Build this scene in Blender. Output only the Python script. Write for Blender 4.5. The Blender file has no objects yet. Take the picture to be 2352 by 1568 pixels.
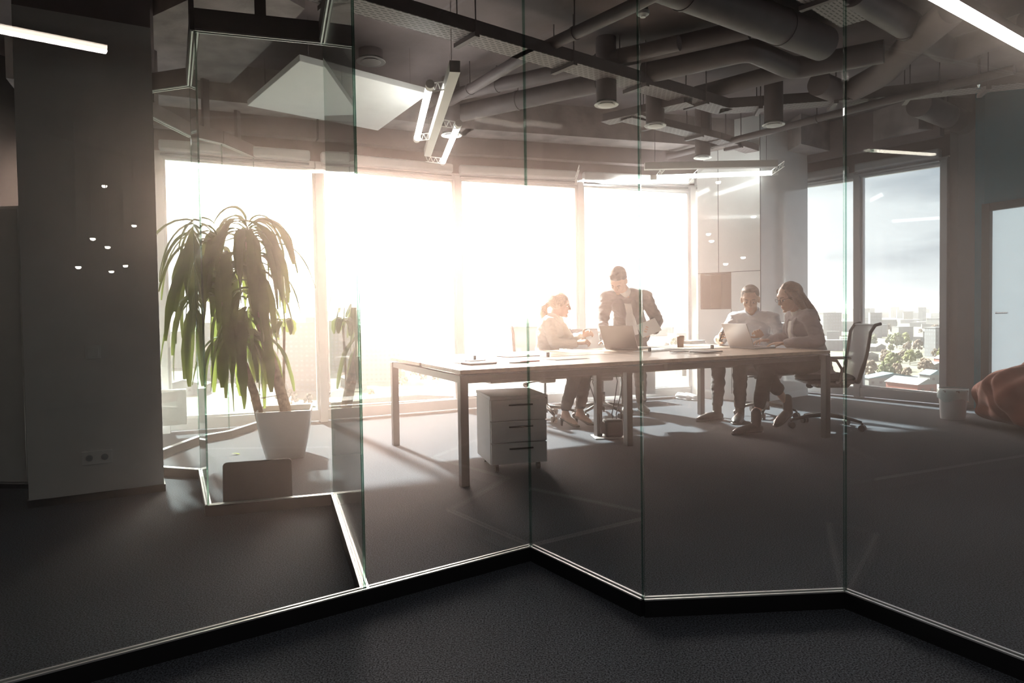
import bpy, bmesh, math, random
from mathutils import Vector as V, Matrix as Mx, noise
random.seed(7)
SC = bpy.context.scene
COL = SC.collection
PI = math.pi
# ------------------------------------------------------------------ camera, world, sun, exposure
CAMH = 1.10
F = 1568.0
CX, CYP = 1176.0, 763.5
PITCH, ROLL = 1.7, 0.85
cam = bpy.data.cameras.new('camera'); cam_o = bpy.data.objects.new('camera', cam); COL.objects.link(cam_o)
cam.sensor_width = 36; cam.lens = 24; cam.clip_start = .05; cam.clip_end = 30000
cam.shift_y = -20.5/2352
MC = Mx.Rotation(math.radians(90-PITCH), 4, 'X') @ Mx.Rotation(math.radians(-ROLL), 4, 'Z')
cam_o.matrix_world = Mx.Translation((0, 0, CAMH)) @ MC
SC.camera = cam_o
SC.view_settings.view_transform = 'Standard'; SC.view_settings.look = 'None'
SC.view_settings.gamma = 1; SC.view_settings.use_curve_mapping = False
SC.view_settings.exposure = 1.0
cy = SC.cycles
cy.max_bounces = 10; cy.diffuse_bounces = 4; cy.glossy_bounces = 4; cy.transparent_max_bounces = 40
cy.volume_bounces = 0; cy.sample_clamp_indirect = 6; cy.sample_clamp_direct = 0
cy.use_denoising = True; cy.caustics_reflective = False; cy.caustics_refractive = False

SUN_AZ, SUN_EL = math.radians(-31), math.radians(41)      # azimuth from +Y towards +X
SUN_DIR = V((math.sin(SUN_AZ)*math.cos(SUN_EL), math.cos(SUN_AZ)*math.cos(SUN_EL), math.sin(SUN_EL)))
w = bpy.data.worlds.new('sky'); SC.world = w; w.use_nodes = True
nt = w.node_tree; nt.nodes.clear(); N = nt.nodes.new; L = nt.links.new
tc = N('ShaderNodeTexCoord')
mp = N('ShaderNodeMapping'); mp.inputs['Scale'].default_value = (1.4, 1.4, 6.5); L(tc.outputs['Generated'], mp.inputs[0])
nz = N('ShaderNodeTexNoise'); nz.inputs['Scale'].default_value = 2.6; nz.inputs['Detail'].default_value = 7; nz.inputs['Roughness'].default_value = .55; L(mp.outputs[0], nz.inputs[0])
cr = N('ShaderNodeValToRGB'); cr.color_ramp.elements[0].position = .36; cr.color_ramp.elements[1].position = .56
cr.color_ramp.elements[0].color = (.20, .235, .29, 1); cr.color_ramp.elements[1].color = (.44, .455, .49, 1); L(nz.outputs[0], cr.inputs[0])
gl = V((math.sin(math.radians(-13))*math.cos(math.radians(17)), math.cos(math.radians(-13))*math.cos(math.radians(17)), math.sin(math.radians(17))))
dp = N('ShaderNodeVectorMath'); dp.operation = 'DOT_PRODUCT'; dp.inputs[1].default_value = gl; L(tc.outputs['Generated'], dp.inputs[0])
cl = N('ShaderNodeMath'); cl.operation = 'MAXIMUM'; cl.inputs[1].default_value = 0; L(dp.outputs['Value'], cl.inputs[0])
pw = N('ShaderNodeMath'); pw.operation = 'POWER'; pw.inputs[1].default_value = 9; L(cl.outputs[0], pw.inputs[0])
gs = N('ShaderNodeVectorMath'); gs.operation = 'SCALE'; gs.inputs[0].default_value = (1.0, .90, .80); L(pw.outputs[0], gs.inputs['Scale'])
gm = N('ShaderNodeVectorMath'); gm.operation = 'SCALE'; gm.inputs['Scale'].default_value = 2.6; L(gs.outputs[0], gm.inputs[0])
ad = N('ShaderNodeVectorMath'); ad.operation = 'ADD'; L(cr.outputs[0], ad.inputs[0]); L(gm.outputs[0], ad.inputs[1])
g2 = V((math.sin(math.radians(-9))*math.cos(math.radians(15)), math.cos(math.radians(-9))*math.cos(math.radians(15)), math.sin(math.radians(15))))
d2 = N('ShaderNodeVectorMath'); d2.operation = 'DOT_PRODUCT'; d2.inputs[1].default_value = g2; L(tc.outputs['Generated'], d2.inputs[0])
c2 = N('ShaderNodeMath'); c2.operation = 'MAXIMUM'; c2.inputs[1].default_value = 0; L(d2.outputs['Value'], c2.inputs[0])
p2 = N('ShaderNodeMath'); p2.operation = 'POWER'; p2.inputs[1].default_value = 80; L(c2.outputs[0], p2.inputs[0])
s2 = N('ShaderNodeVectorMath'); s2.operation = 'SCALE'; s2.inputs[0].default_value = (58.0, 42.0, 36.0); L(p2.outputs[0], s2.inputs['Scale'])
a2 = N('ShaderNodeVectorMath'); a2.operation = 'ADD'; L(ad.outputs[0], a2.inputs[0]); L(s2.outputs[0], a2.inputs[1]); ad = a2
bg = N('ShaderNodeBackground'); bg.inputs['Strength'].default_value = 1.0; L(ad.outputs[0], bg.inputs[0])
wo = N('ShaderNodeOutputWorld'); L(bg.outputs[0], wo.inputs[0])
w.cycles.sampling_method = 'MANUAL'; w.cycles.sample_map_resolution = 512
sl = bpy.data.lights.new('sun', 'SUN'); sl.energy = 18.0; sl.angle = math.radians(2.6); sl.color = (1, .92, .82)
so = bpy.data.objects.new('sun', sl); COL.objects.link(so)
so.rotation_euler = SUN_DIR.to_track_quat('Z', 'Y').to_euler()

# ------------------------------------------------------------------ measuring helpers (photograph pixel -> point in the room)
def ray(px, py):
    d = V(((px-CX)/F, -(py-CYP)/F, -1.0)); return (MC.to_3x3() @ d)
def at(px, py, z=0.0):
    d = ray(px, py); t = (z-CAMH)/d.z; return V((0, 0, CAMH)) + d*t
def atY(px, py, Y):
    d = ray(px, py); return V((0, 0, CAMH)) + d*(Y/d.y)
def on_line(px, py, a, b):        # point of the vertical plane over a-b
    d = ray(px, py); n = V((-(b[1]-a[1]), b[0]-a[0], 0)); t = (V((a[0], a[1], 0))-V((0, 0, CAMH))).dot(n)/d.dot(n)
    return V((0, 0, CAMH)) + d*t

# ------------------------------------------------------------------ materials
MATS = {}
def mat(name, col, rough=.6, metal=0, noise_s=0, noise_a=0, bump=0, bump_s=200, spec=.5, emit=None, sheen=0, alpha=1, coat=0, trans=0):
    if name in MATS: return MATS[name]
    m = bpy.data.materials.new(name); m.use_nodes = True; t = m.node_tree; b = t.nodes['Principled BSDF']
    b.inputs['Base Color'].default_value = (*col, 1); b.inputs['Roughness'].default_value = rough; b.inputs['Metallic'].default_value = metal
    b.inputs['Specular IOR Level'].default_value = spec
    if sheen: b.inputs['Sheen Weight'].default_value = sheen
    if coat: b.inputs['Coat Weight'].default_value = coat
    if alpha < 1: b.inputs['Alpha'].default_value = alpha
    if trans: b.inputs['Subsurface Weight'].default_value = trans; b.inputs['Subsurface Radius'].default_value = (.02, .01, .006)
    c = t.nodes.new('ShaderNodeTexCoord')
    if noise_a or True:
        n = t.nodes.new('ShaderNodeTexNoise'); n.inputs['Scale'].default_value = noise_s or 6; n.inputs['Detail'].default_value = 4
        t.links.new(c.outputs['Object'], n.inputs[0])
        r = t.nodes.new('ShaderNodeValToRGB'); a = noise_a or .04
        r.color_ramp.elements[0].position = .3; r.color_ramp.elements[1].position = .7
        r.color_ramp.elements[0].color = (*[max(0, x*(1-a)) for x in col], 1); r.color_ramp.elements[1].color = (*[min(1, x*(1+a)) for x in col], 1)
        t.links.new(n.outputs[0], r.inputs[0]); t.links.new(r.outputs[0], b.inputs['Base Color'])
    if bump:
        n2 = t.nodes.new('ShaderNodeTexNoise'); n2.inputs['Scale'].default_value = bump_s; n2.inputs['Detail'].default_value = 3
        t.links.new(c.outputs['Object'], n2.inputs[0])
        bp = t.nodes.new('ShaderNodeBump'); bp.inputs['Strength'].default_value = bump; bp.inputs['Distance'].default_value = .01
        t.links.new(n2.outputs[0], bp.inputs['Height']); t.links.new(bp.outputs[0], b.inputs['Normal'])
    if emit:
        b.inputs['Emission Color'].default_value = (*emit[0], 1); b.inputs['Emission Strength'].default_value = emit[1]
    MATS[name] = m; return m

def glass_mat(name, tint, f0=.045):
    m = bpy.data.materials.new(name); m.use_nodes = True; t = m.node_tree; t.nodes.clear(); N = t.nodes.new; K = t.links.new
    g = N('ShaderNodeNewGeometry'); d = N('ShaderNodeVectorMath'); d.operation = 'DOT_PRODUCT'; K(g.outputs['Incoming'], d.inputs[0]); K(g.outputs['Normal'], d.inputs[1])
    a = N('ShaderNodeMath'); a.operation = 'ABSOLUTE'; K(d.outputs['Value'], a.inputs[0])
    s = N('ShaderNodeMath'); s.operation = 'SUBTRACT'; s.inputs[0].default_value = 1; K(a.outputs[0], s.inputs[1])
    p = N('ShaderNodeMath'); p.operation = 'POWER'; p.inputs[1].default_value = 5; K(s.outputs[0], p.inputs[0])
    q = N('ShaderNodeMath'); q.operation = 'MULTIPLY_ADD'; q.inputs[1].default_value = 1-f0; q.inputs[2].default_value = f0; K(p.outputs[0], q.inputs[0])
    tr = N('ShaderNodeBsdfTransparent'); tr.inputs[0].default_value = (*tint, 1)
    go = N('ShaderNodeBsdfGlossy'); go.inputs['Roughness'].default_value = 0.0
    mx = N('ShaderNodeMixShader'); K(q.outputs[0], mx.inputs[0]); K(tr.outputs[0], mx.inputs[1]); K(go.outputs[0], mx.inputs[2])
    o = N('ShaderNodeOutputMaterial'); K(mx.outputs[0], o.inputs[0]); MATS[name] = m; return m

def grid_mat(name, wall, hole, sx, sz, bw=.5, bh=.5, rough=.8, frac=.28):
    """wall colour with a regular grid of darker openings (object coordinates)"""
    m = bpy.data.materials.new(name); m.use_nodes = True; t = m.node_tree; b = t.nodes['Principled BSDF']; N = t.nodes.new; K = t.links.new
    c = N('ShaderNodeTexCoord'); s = N('ShaderNodeSeparateXYZ'); K(c.outputs['Object'], s.inputs[0])
    ad = N('ShaderNodeMath'); ad.operation = 'ADD'; K(s.outputs['X'], ad.inputs[0]); K(s.outputs['Y'], ad.inputs[1])
    cb = N('ShaderNodeCombineXYZ'); K(ad.outputs[0], cb.inputs['X']); K(s.outputs['Z'], cb.inputs['Y'])
    br = N('ShaderNodeTexBrick'); br.offset = 0; br.inputs['Scale'].default_value = 1; br.inputs['Brick Width'].default_value = sx; br.inputs['Row Height'].default_value = sz
    br.inputs['Mortar Size'].default_value = frac*min(sx, sz); br.inputs['Color1'].default_value = (*hole, 1); br.inputs['Color2'].default_value = (*[min(1, x*1.4) for x in hole], 1); br.inputs['Mortar'].default_value = (*wall, 1)
    K(cb.outputs[0], br.inputs['Vector']); K(br.outputs[0], b.inputs['Base Color']); b.inputs['Roughness'].default_value = rough
    MATS[name] = m; return m

M = MATS
# carpet: charcoal loop pile with a fine fleck
def carpet():
    m = bpy.data.materials.new('carpet'); m.use_nodes = True; t = m.node_tree; b = t.nodes['Principled BSDF']; N = t.nodes.new; K = t.links.new
    c = N('ShaderNodeTexCoord'); n = N('ShaderNodeTexNoise'); n.inputs['Scale'].default_value = 170; n.inputs['Detail'].default_value = 3; n.inputs['Roughness'].default_value = .7; K(c.outputs['Object'], n.inputs[0])
    r = N('ShaderNodeValToRGB'); r.color_ramp.elements[0].position = .38; r.color_ramp.elements[1].position = .66
    r.color_ramp.elements[0].color = (.009, .011, .015, 1); r.color_ramp.elements[1].color = (.130, .148, .180, 1); K(n.outputs[0], r.inputs[0])
    n3 = N('ShaderNodeTexNoise'); n3.inputs['Scale'].default_value = 1.3; n3.inputs['Detail'].default_value = 5; K(c.outputs['Object'], n3.inputs[0])
    mx = N('ShaderNodeMix'); mx.data_type = 'RGBA'; mx.blend_type = 'MULTIPLY'; mx.inputs[0].default_value = .35
    K(r.outputs[0], mx.inputs[6]); K(n3.outputs[0], mx.inputs[7]); K(mx.outputs[2], b.inputs['Base Color'])
    b.inputs['Roughness'].default_value = .95; b.inputs['Specular IOR Level'].default_value = .1
    
    bp = N('ShaderNodeBump'); bp.inputs['Strength'].default_value = .7; bp.inputs['Distance'].default_value = .004; K(n.outputs[0], bp.inputs['Height']); K(bp.outputs[0], b.inputs['Normal'])
    M['carpet'] = m
carpet()
glass_mat('partition_glass', (.975, .99, .982), .045)
glass_mat('window_glass', (.97, .985, .98), .03)
glass_mat('glass_edge', (.42, .62, .54), .12)
mat('black_metal', (.012, .012, .014), .4, spec=.4)
mat('track_top', (.62, .64, .66), .35, .6)
mat('ceiling_paint', (.20, .158, .160), .85, noise_s=3, noise_a=.2, bump=.2, bump_s=30)
mat('concrete', (.34, .29, .28), .85, noise_s=5, noise_a=.3, bump=.4, bump_s=25)
mat('duct_paint', (.14, .110, .114), .55, noise_s=8, noise_a=.15)
mat('dark_wall', (.045, .045, .05), .8)
mat('white_paint', (.72, .69, .68), .5)
mat('gloss_white', (.80, .79, .78), .12, coat=.6)
mat('frame_white', (.72, .72, .73), .4)
mat('frame_grey', (.30, .31, .33), .4, .3)
mat('teal_wall', (.03, .32, .44), .35, coat=.3)
mat('panel_white', (.93, .91, .89), .6, bump=.05, bump_s=300)
mat('lamp_tube', (1, 1, 1), .4, emit=((1, .96, .90), 7))
mat('lamp_warm', (1, 1, 1), .4, emit=((1, .86, .72), 9))
mat('spot_light', (1, 1, 1), .4, emit=((1, .93, .82), 30))
mat('lamp_body', (.75, .73, .70), .4)
mat('vent_white', (.80, .79, .77), .5)
mat('table_top', (.52, .40, .31), .38, noise_s=14, noise_a=.18, coat=.25)
mat('table_metal', (.16, .155, .16), .35, .5)
mat('drawer_grey', (.62, .62, .64), .45)
mat('black_plastic', (.015, .015, .017), .4)
mat('dark_plastic', (.05, .05, .055), .45)
mat('chair_fabric', (.035, .036, .042), .9, bump=.5, bump_s=400)
mat('chrome', (.7, .7, .72), .2, 1)
mat('board_fabric', (.035, .036, .040), .8, bump=.3, bump_s=400)
mat('pot_white', (.78, .78, .77), .3, coat=.3)
mat('soil', (.05, .035, .025), .95, bump=1, bump_s=80)
mat('bark', (.36, .24, .16), .85, noise_s=30, noise_a=.35, bump=.6, bump_s=60)
mat('skin', (.60, .38, .28), .5, trans=.06)
mat('skin_tan', (.48, .30, .21), .5, trans=.06)
mat('eye_white', (.8, .78, .75), .2)
mat('iris', (.03, .02, .015), .2)
mat('lip', (.45, .18, .15), .4)
mat('hair_dark', (.025, .016, .012), .5, noise_s=90, noise_a=.5, bump=.5, bump_s=120)
mat('hair_brown', (.10, .050, .028), .5, noise_s=90, noise_a=.5, bump=.5, bump_s=120)
mat('hair_fair', (.32, .20, .11), .5, noise_s=90, noise_a=.4, bump=.5, bump_s=120)
mat('shirt_white', (.70, .72, .78), .8, bump=.5, bump_s=18, sheen=.2)
mat('tee_white', (.78, .76, .74), .85, bump=.3, bump_s=25)
mat('blazer_grey', (.30, .27, .29), .85, bump=.6, bump_s=22, sheen=.3)
mat('blazer_dark', (.035, .038, .048), .8, bump=.5, bump_s=22, sheen=.2)
mat('blouse_cream', (.80, .74, .66), .8, bump=.6, bump_s=20, sheen=.3)
mat('trouser_black', (.020, .019, .022), .85, bump=.4, bump_s=18)
mat('trouser_charcoal', (.055, .052, .058), .85, bump=.4, bump_s=18)
mat('leather_black', (.012, .010, .010), .45)
mat('sock_tan', (.30, .17, .09), .9)
mat('silver', (.55, .53, .54), .35, .7)
mat('laptop_dark', (.10, .095, .10), .4, .4)
mat('paper', (.85, .85, .84), .8)
mat('paper_cup', (.26, .15, .10), .6)
mat('book_grey', (.32, .31, .32), .7)
mat('red_plastic', (.5, .05, .06), .5)
mat('radiator_white', (.70, .70, .70), .4)
mat('bin_white', (.72, .72, .73), .4)
mat('bin_bag', (.50, .68, .70), .3, alpha=.55)
mat('beanbag', (.24, .050, .022), .85, noise_s=5, noise_a=.15, bump=.5, bump_s=9, sheen=.2)
mat('wood_niche_reflection', (.36, .26, .19), .5, noise_s=4, noise_a=.12)
mat('wood_niche_dark', (.20, .135, .105), .5)
mat('frost_glow', (.70, .75, .78), .5, emit=((.84, .93, .97), .33))  # door leaf glows by itself, in place of light from behind
mat('mesh_back', (.42, .42, .44), .8, alpha=.62)
mat('leaf', (.10, .15, .045), .45, noise_s=9, noise_a=.4)
def leafmat():
    m = M['leaf']; t = m.node_tree; b = t.nodes['Principled BSDF']; b.inputs['Specular IOR Level'].default_value = .4
    tl = t.nodes.new('ShaderNodeBsdfTranslucent'); tl.inputs[0].default_value = (.22, .26, .06, 1); mx = t.nodes.new('ShaderNodeMixShader'); mx.inputs[0].default_value = .4
    o = t.nodes['Material Output']; t.links.new(b.outputs[0], mx.inputs[1]); t.links.new(tl.outputs[0], mx.inputs[2]); t.links.new(mx.outputs[0], o.inputs[0])
leafmat()
def perforated():
    m = bpy.data.materials.new('perforated'); m.use_nodes = True; t = m.node_tree; b = t.nodes['Principled BSDF']; N = t.nodes.new; K = t.links.new
    c = N('ShaderNodeTexCoord'); br = N('ShaderNodeTexBrick'); br.inputs['Scale'].default_value = 1; br.inputs['Brick Width'].default_value = .06; br.inputs['Row Height'].default_value = .028; br.inputs['Mortar Size'].default_value = .0095
    br.inputs['Color1'].default_value = (.02, .018, .02, 1); br.inputs['Color2'].default_value = (.03, .025, .03, 1); br.inputs['Mortar'].default_value = (.28, .235, .235, 1)
    K(c.outputs['Object'], br.inputs['Vector']); K(br.outputs[0], b.inputs['Base Color']); b.inputs['Roughness'].default_value = .6; M['perforated'] = m
perforated()

# ------------------------------------------------------------------ mesh helpers
def tag(o, label=None, cat=None, group=None, kind=None):
    if label: o['label'] = label
    if cat: o['category'] = cat
    if group: o['group'] = group
    if kind: o['kind'] = kind
    return o
def empty(name, loc=(0, 0, 0), rz=0, label=None, cat=None, group=None, kind=None):
    o = bpy.data.objects.new(name, None); COL.objects.link(o); o.location = loc; o.rotation_euler = (0, 0, rz); o.empty_display_size = .1
    return tag(o, label, cat, group, kind)
class MB:
    def __init__(s): s.b = bmesh.new()
    def box(s, c, d, rot=None, mi=0):
        r = bmesh.ops.create_cube(s.b, size=1); vs = r['verts']
        for v in vs: v.co = V((v.co.x*d[0], v.co.y*d[1], v.co.z*d[2]))
        m = (rot or Mx.Identity(3)).to_3x3()
        for v in vs: v.co = m @ v.co + V(c)
        for f in {f for v in vs for f in v.link_faces}: f.material_index = mi
        return s
    def bar(s, p, q, w, h, up=(0, 0, 1), mi=0):     # box along p-q
        p, q = V(p), V(q); d = q-p; x = d.normalized(); u = V(up); y = u.cross(x)
        if y.length < 1e-4: y = V((0, 1, 0)).cross(x)
        y.normalize(); z = x.cross(y)
        return s.box((p+q)/2, (d.length, w, h), Mx((x, y, z)).transposed(), mi)
    def tube(s, pts, r, n=12, cap=True, up=None, closed=False):
        pts = [V(p) for p in pts]; k = len(pts); rs = r if isinstance(r, (list, tuple)) else [r]*k
        rings = []; prev = None
        for i, p in enumerate(pts):
            a = pts[(i-1) % k] if closed else pts[max(0, i-1)]; c = pts[(i+1) % k] if closed else pts[min(k-1, i+1)]
            t = (c-a).normalized()
            if prev is None:
                u = V(up) if up else (V((0, 0, 1)) if abs(t.z) < .9 else V((1, 0, 0)))
                x = u.cross(t).normalized()
            else:
                x = (prev - t*prev.dot(t)).normalized()
            prev = x; y = t.cross(x); rr = rs[i]; ra, rb = rr if isinstance(rr, (list, tuple)) else (rr, rr)
            rings.append([s.b.verts.new(p + x*math.cos(2*PI*j/n)*ra + y*math.sin(2*PI*j/n)*rb) for j in range(n)])
        for i in range(k if closed else k-1):
            A, B = rings[i], rings[(i+1) % k]
            for j in range(n): s.b.faces.new((A[j], A[(j+1) % n], B[(j+1) % n], B[j]))
        if cap and not closed:
            s.b.faces.new(rings[0][::-1]); s.b.faces.new(rings[-1])
        return s
    def loft(s, secs, n=20):      # (centre, lateral vec, forward vec) half axes
        rings = []
        for c, a, b in secs:
            c, a, b = V(c), V(a), V(b)
            rings.append([s.b.verts.new(c + a*math.cos(2*PI*j/n) + b*math.sin(2*PI*j/n)) for j in range(n)])
        for A, B in zip(rings, rings[1:]):
            for j in range(n): s.b.faces.new((A[j], A[(j+1) % n], B[(j+1) % n], B[j]))
        s.b.faces.new(rings[0][::-1]); s.b.faces.new(rings[-1]); return s
    def ball(s, c, r, rot=None, n=14):
        g = bmesh.ops.create_uvsphere(s.b, u_segments=n, v_segments=max(6, n*2//3), radius=1); r = r if isinstance(r, (list, tuple)) else (r, r, r)
        m = (rot or Mx.Identity(3)).to_3x3()
        for v in g['verts']: v.co = m @ V((v.co.x*r[0], v.co.y*r[1], v.co.z*r[2])) + V(c)
        return s
    def limb(s, p, q, r1, r2, n=14):
        p, q = V(p), V(q); s.tube([p, (p+q)/2, q], [r1, (r1+r2)/2*1.03, r2], n); s.ball(p, r1, n=n); s.ball(q, r2, n=n); return s
    def lathe(s, prof, c=(0, 0, 0), n=32, cap=True):
        rings = [[s.b.verts.new(V(c)+V((r*math.cos(2*PI*j/n), r*math.sin(2*PI*j/n), z))) for j in range(n)] for r, z in prof]
        for A, B in zip(rings, rings[1:]):
            for j in range(n): s.b.faces.new((A[j], A[(j+1) % n], B[(j+1) % n], B[j]))
        if cap: s.b.faces.new(rings[0][::-1]); s.b.faces.new(rings[-1])
        return s
    def prism(s, poly, z0, z1, mi=0):
        a = [s.b.verts.new((p[0], p[1], z0)) for p in poly]; b = [s.b.verts.new((p[0], p[1], z1)) for p in poly]; k = len(poly)
        fs = [s.b.faces.new(a[::-1]), s.b.faces.new(b)] + [s.b.faces.new((a[i], a[(i+1) % k], b[(i+1) % k], b[i])) for i in range(k)]
        for f in fs: f.material_index = mi
        return s
    def build(s, name, m, parent=None, bevel=0, smooth=False, sub=0, label=None, cat=None, group=None, kind=None, loc=None, rz=0, segs=2):
        bmesh.ops.recalc_face_normals(s.b, faces=s.b.faces)
        me = bpy.data.meshes.new(name); s.b.to_mesh(me); s.b.free()
        for x in (m if isinstance(m, (list, tuple)) else [m]): me.materials.append(M[x] if isinstance(x, str) else x)
        o = bpy.data.objects.new(name, me); COL.objects.link(o)
        if parent: o.parent = parent
        if loc is not None: o.location = loc
        if rz: o.rotation_euler = (0, 0, rz)
        if smooth:
            for p in me.polygons: p.use_smooth = True
            if smooth == 'auto':
                try: me.set_sharp_from_angle(angle=math.radians(40))
                except Exception: pass
        if bevel:
            b = o.modifiers.new('bevel', 'BEVEL'); b.width = bevel; b.segments = segs; b.limit_method = 'ANGLE'
        if sub:
            b = o.modifiers.new('sub', 'SUBSURF'); b.levels = sub; b.render_levels = sub
        return tag(o, label, cat, group, kind)
def remesh(o, voxel, it=4, fac=.5, disp=None):
    m = o.modifiers.new('r', 'REMESH'); m.mode = 'VOXEL'; m.voxel_size = voxel
    sm = o.modifiers.new('s', 'SMOOTH'); sm.factor = fac; sm.iterations = it
    dg = bpy.context.evaluated_depsgraph_get(); ev = o.evaluated_get(dg); me = bpy.data.meshes.new_from_object(ev)
    o.modifiers.clear(); o.data = me
    if disp:
        sc, amp, off = disp
        no = [v.normal.copy() for v in me.vertices]
        for v, n in zip(me.vertices, no):
            q = V((v.co.x*sc, v.co.y*sc, v.co.z*sc*1.9))+V((off, off, 0)); v.co += n*(noise.noise(q)*amp + noise.noise(q*2.1)*amp*.45)
    for p in me.polygons: p.use_smooth = True
    return o
def copy_tree(o, parent=None):
    c = o.copy(); COL.objects.link(c); c.parent = parent
    for ch in list(o.children): copy_tree(ch, c)
    return c
def rot2(d): return math.atan2(d[1], d[0])
# ================================================================== ROOM SHELL
ZC = 3.35
WL = [(-4.25, 6.03), (-3.34, 6.46), (-2.0, 7.03), (-.64, 7.74), (.79, 8.21), (2.25, 8.68), (3.62, 9.10)]   # window line, left to right
WR = [(3.62, 9.10), (4.20, 8.33), (4.80, 7.49)]
TEAL = [(4.94, 7.29), (5.62, 5.60), (6.3, 3.2)]
OUT = WL + WR[1:] + [TEAL[0], TEAL[1], TEAL[2], (6.3, -4.2), (-5.2, -4.2), (-5.2, 3.6)]
def offs(poly, d):
    c = V((sum(p[0] for p in poly)/len(poly), sum(p[1] for p in poly)/len(poly)))
    r = []
    for p in poly:
        v = V(p)-c; r.append(tuple(c + v*(1+d/v.length)))
    return r
MB().prism(offs(OUT, .25), -.30, 0).build('floor', 'carpet', kind='structure')
MB().prism(offs(OUT, .25), ZC, ZC+.25).build('ceiling', 'ceiling_paint', kind='structure')
# seams of the carpet sheets
def wallseg(name, a, b, z0, z1, th, m, **k):
    a3, b3 = V((a[0], a[1], (z0+z1)/2)), V((b[0], b[1], (z0+z1)/2)); n = V((-(b3-a3).y, (b3-a3).x, 0)).normalized()*th/2
    return MB().bar(a3+n, b3+n, th, z1-z0).build(name, m, kind='structure', **k)
wallseg('wall_left', (-4.25, 6.03), (-5.2, 3.6), 0, ZC, -.15, 'dark_wall')
wallseg('wall_left_rear', (-5.2, 3.6), (-5.2, -4.2), 0, ZC, -.15, 'dark_wall')
wallseg('wall_back', (-5.2, -4.2), (6.3, -4.2), 0, ZC, -.15, 'dark_wall')
wallseg('wall_right_rear', TEAL[2], (6.3, -4.2), 0, ZC, .15, 'dark_wall')
wallseg('wall_right', TEAL[0], TEAL[1], 0, ZC, .15, 'teal_wall')
wallseg('wall_right_front', TEAL[1], TEAL[2], 0, ZC, .15, 'teal_wall')
wallseg('wall_right_pier', WR[2], TEAL[0], 0, ZC, .2, 'frame_grey')
# windows: frame with rails and mullion, pane, blind cassettes, header above
def window(n, a, b, zt, zb=.02, left=True, right=False, blinds=True, dark=False):
    a, b = V((*a, 0)), V((*b, 0)); d = (b-a).normalized(); nn = V((d.y, -d.x, 0))       # nn points into the room
    if nn.dot(-(a+b)/2) < 0: nn = -nn
    e = empty(f'window_{n}', (a+b)/2, kind='structure'); o = -(a+b)/2
    mw = .075; f = MB()
    f.bar(a+o+V((0, 0, .055+zb)), b+o+V((0, 0, .055+zb)), .10, .11); f.bar(a+o+V((0, 0, zt+.03)), b+o+V((0, 0, zt+.03)), .10, .07)
    if left: f.bar(a+o+d*mw/2, a+o+d*mw/2+V((0, 0, zt+.04)), .13, mw, up=d)
    if right: f.bar(b+o-d*mw/2, b+o-d*mw/2+V((0, 0, zt+.04)), .13, mw, up=d)
    f.build('frame', 'frame_white' if not dark else 'frame_grey', e, bevel=.006)
    g = MB(); i0, i1 = a+o+d*(mw+.01), b+o-d*.012
    for z0, z1 in ((.11, .135), (zt-.03, zt)): g.bar(i0+V((0, 0, (z0+z1)/2+zb)), i1+V((0, 0, (z0+z1)/2)), .05, z1-z0)
    for p in (i0, i1): g.bar(p+V((0, 0, .12)), p+V((0, 0, zt-.01)), .05, .022, up=d)
    g.build('sash', 'frame_white', e)
    MB().bar(a+o+V((0, 0, (zt+.11)/2)), b+o+V((0, 0, (zt+.11)/2)), .012, zt-.11).build('pane', 'window_glass', e)
    if blinds:
        h = MB(); h.bar(a+o+d*.05+nn*.10+V((0, 0, zt+.10)), b+o-d*.05+nn*.10+V((0, 0, zt+.10)), .09, .10)
        h.build('blind_cassette', 'frame_white' if not dark else 'frame_grey', e, bevel=.02)
        q = MB(); q.tube([a+o+d*.06+nn*.10+V((0, 0, zt+.02)), b+o-d*.06+nn*.10+V((0, 0, zt+.02))], .012, 8); q.build('blind_rail', 'frame_grey', e)
    return e
for i in range(5): window(i+1, WL[i], WL[i+1], 2.60, left=(i > 0), blinds=True)
window(6, WL[5], WL[6], 2.60, left=True)
window(7, WR[0], WR[1], 2.66, dark=True)
window(8, WR[1], WR[2], 2.66, right=True, dark=True)
for i in range(6):
    wallseg(f'wall_header_{i+1}', WL[i], WL[i+1], 2.66, ZC, .12, 'ceiling_paint')
for i in range(2):
    wallseg(f'wall_header_{i+7}', WR[i], WR[i+1], 2.74, ZC, .12, 'ceiling_paint')
# stepped soffits that run along the glazing
def soffit(name, pts, d0, d1, z0, z1, m):
    for i in range(len(pts)-1):
        a, b = V((*pts[i], 0)), V((*pts[i+1], 0)); d = (b-a).normalized(); n = V((d.y, -d.x, 0))
        if n.dot(-(a+b)/2) < 0: n = -n
        MB().bar(a+n*(d0+d1)/2+V((0, 0, (z0+z1)/2)), b+n*(d0+d1)/2+V((0, 0, (z0+z1)/2)), abs(d1-d0), z1-z0).build(f'{name}_{i+1}', m, kind='structure')
soffit('trim_soffit', WL, .14, .26, 2.84, ZC, 'ceiling_paint')
soffit('trim_ledge', WL, .26, .60, 3.02, ZC, 'concrete')
soffit('trim_soffit_right', WR, .14, .24, 2.92, ZC, 'ceiling_paint')

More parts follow.
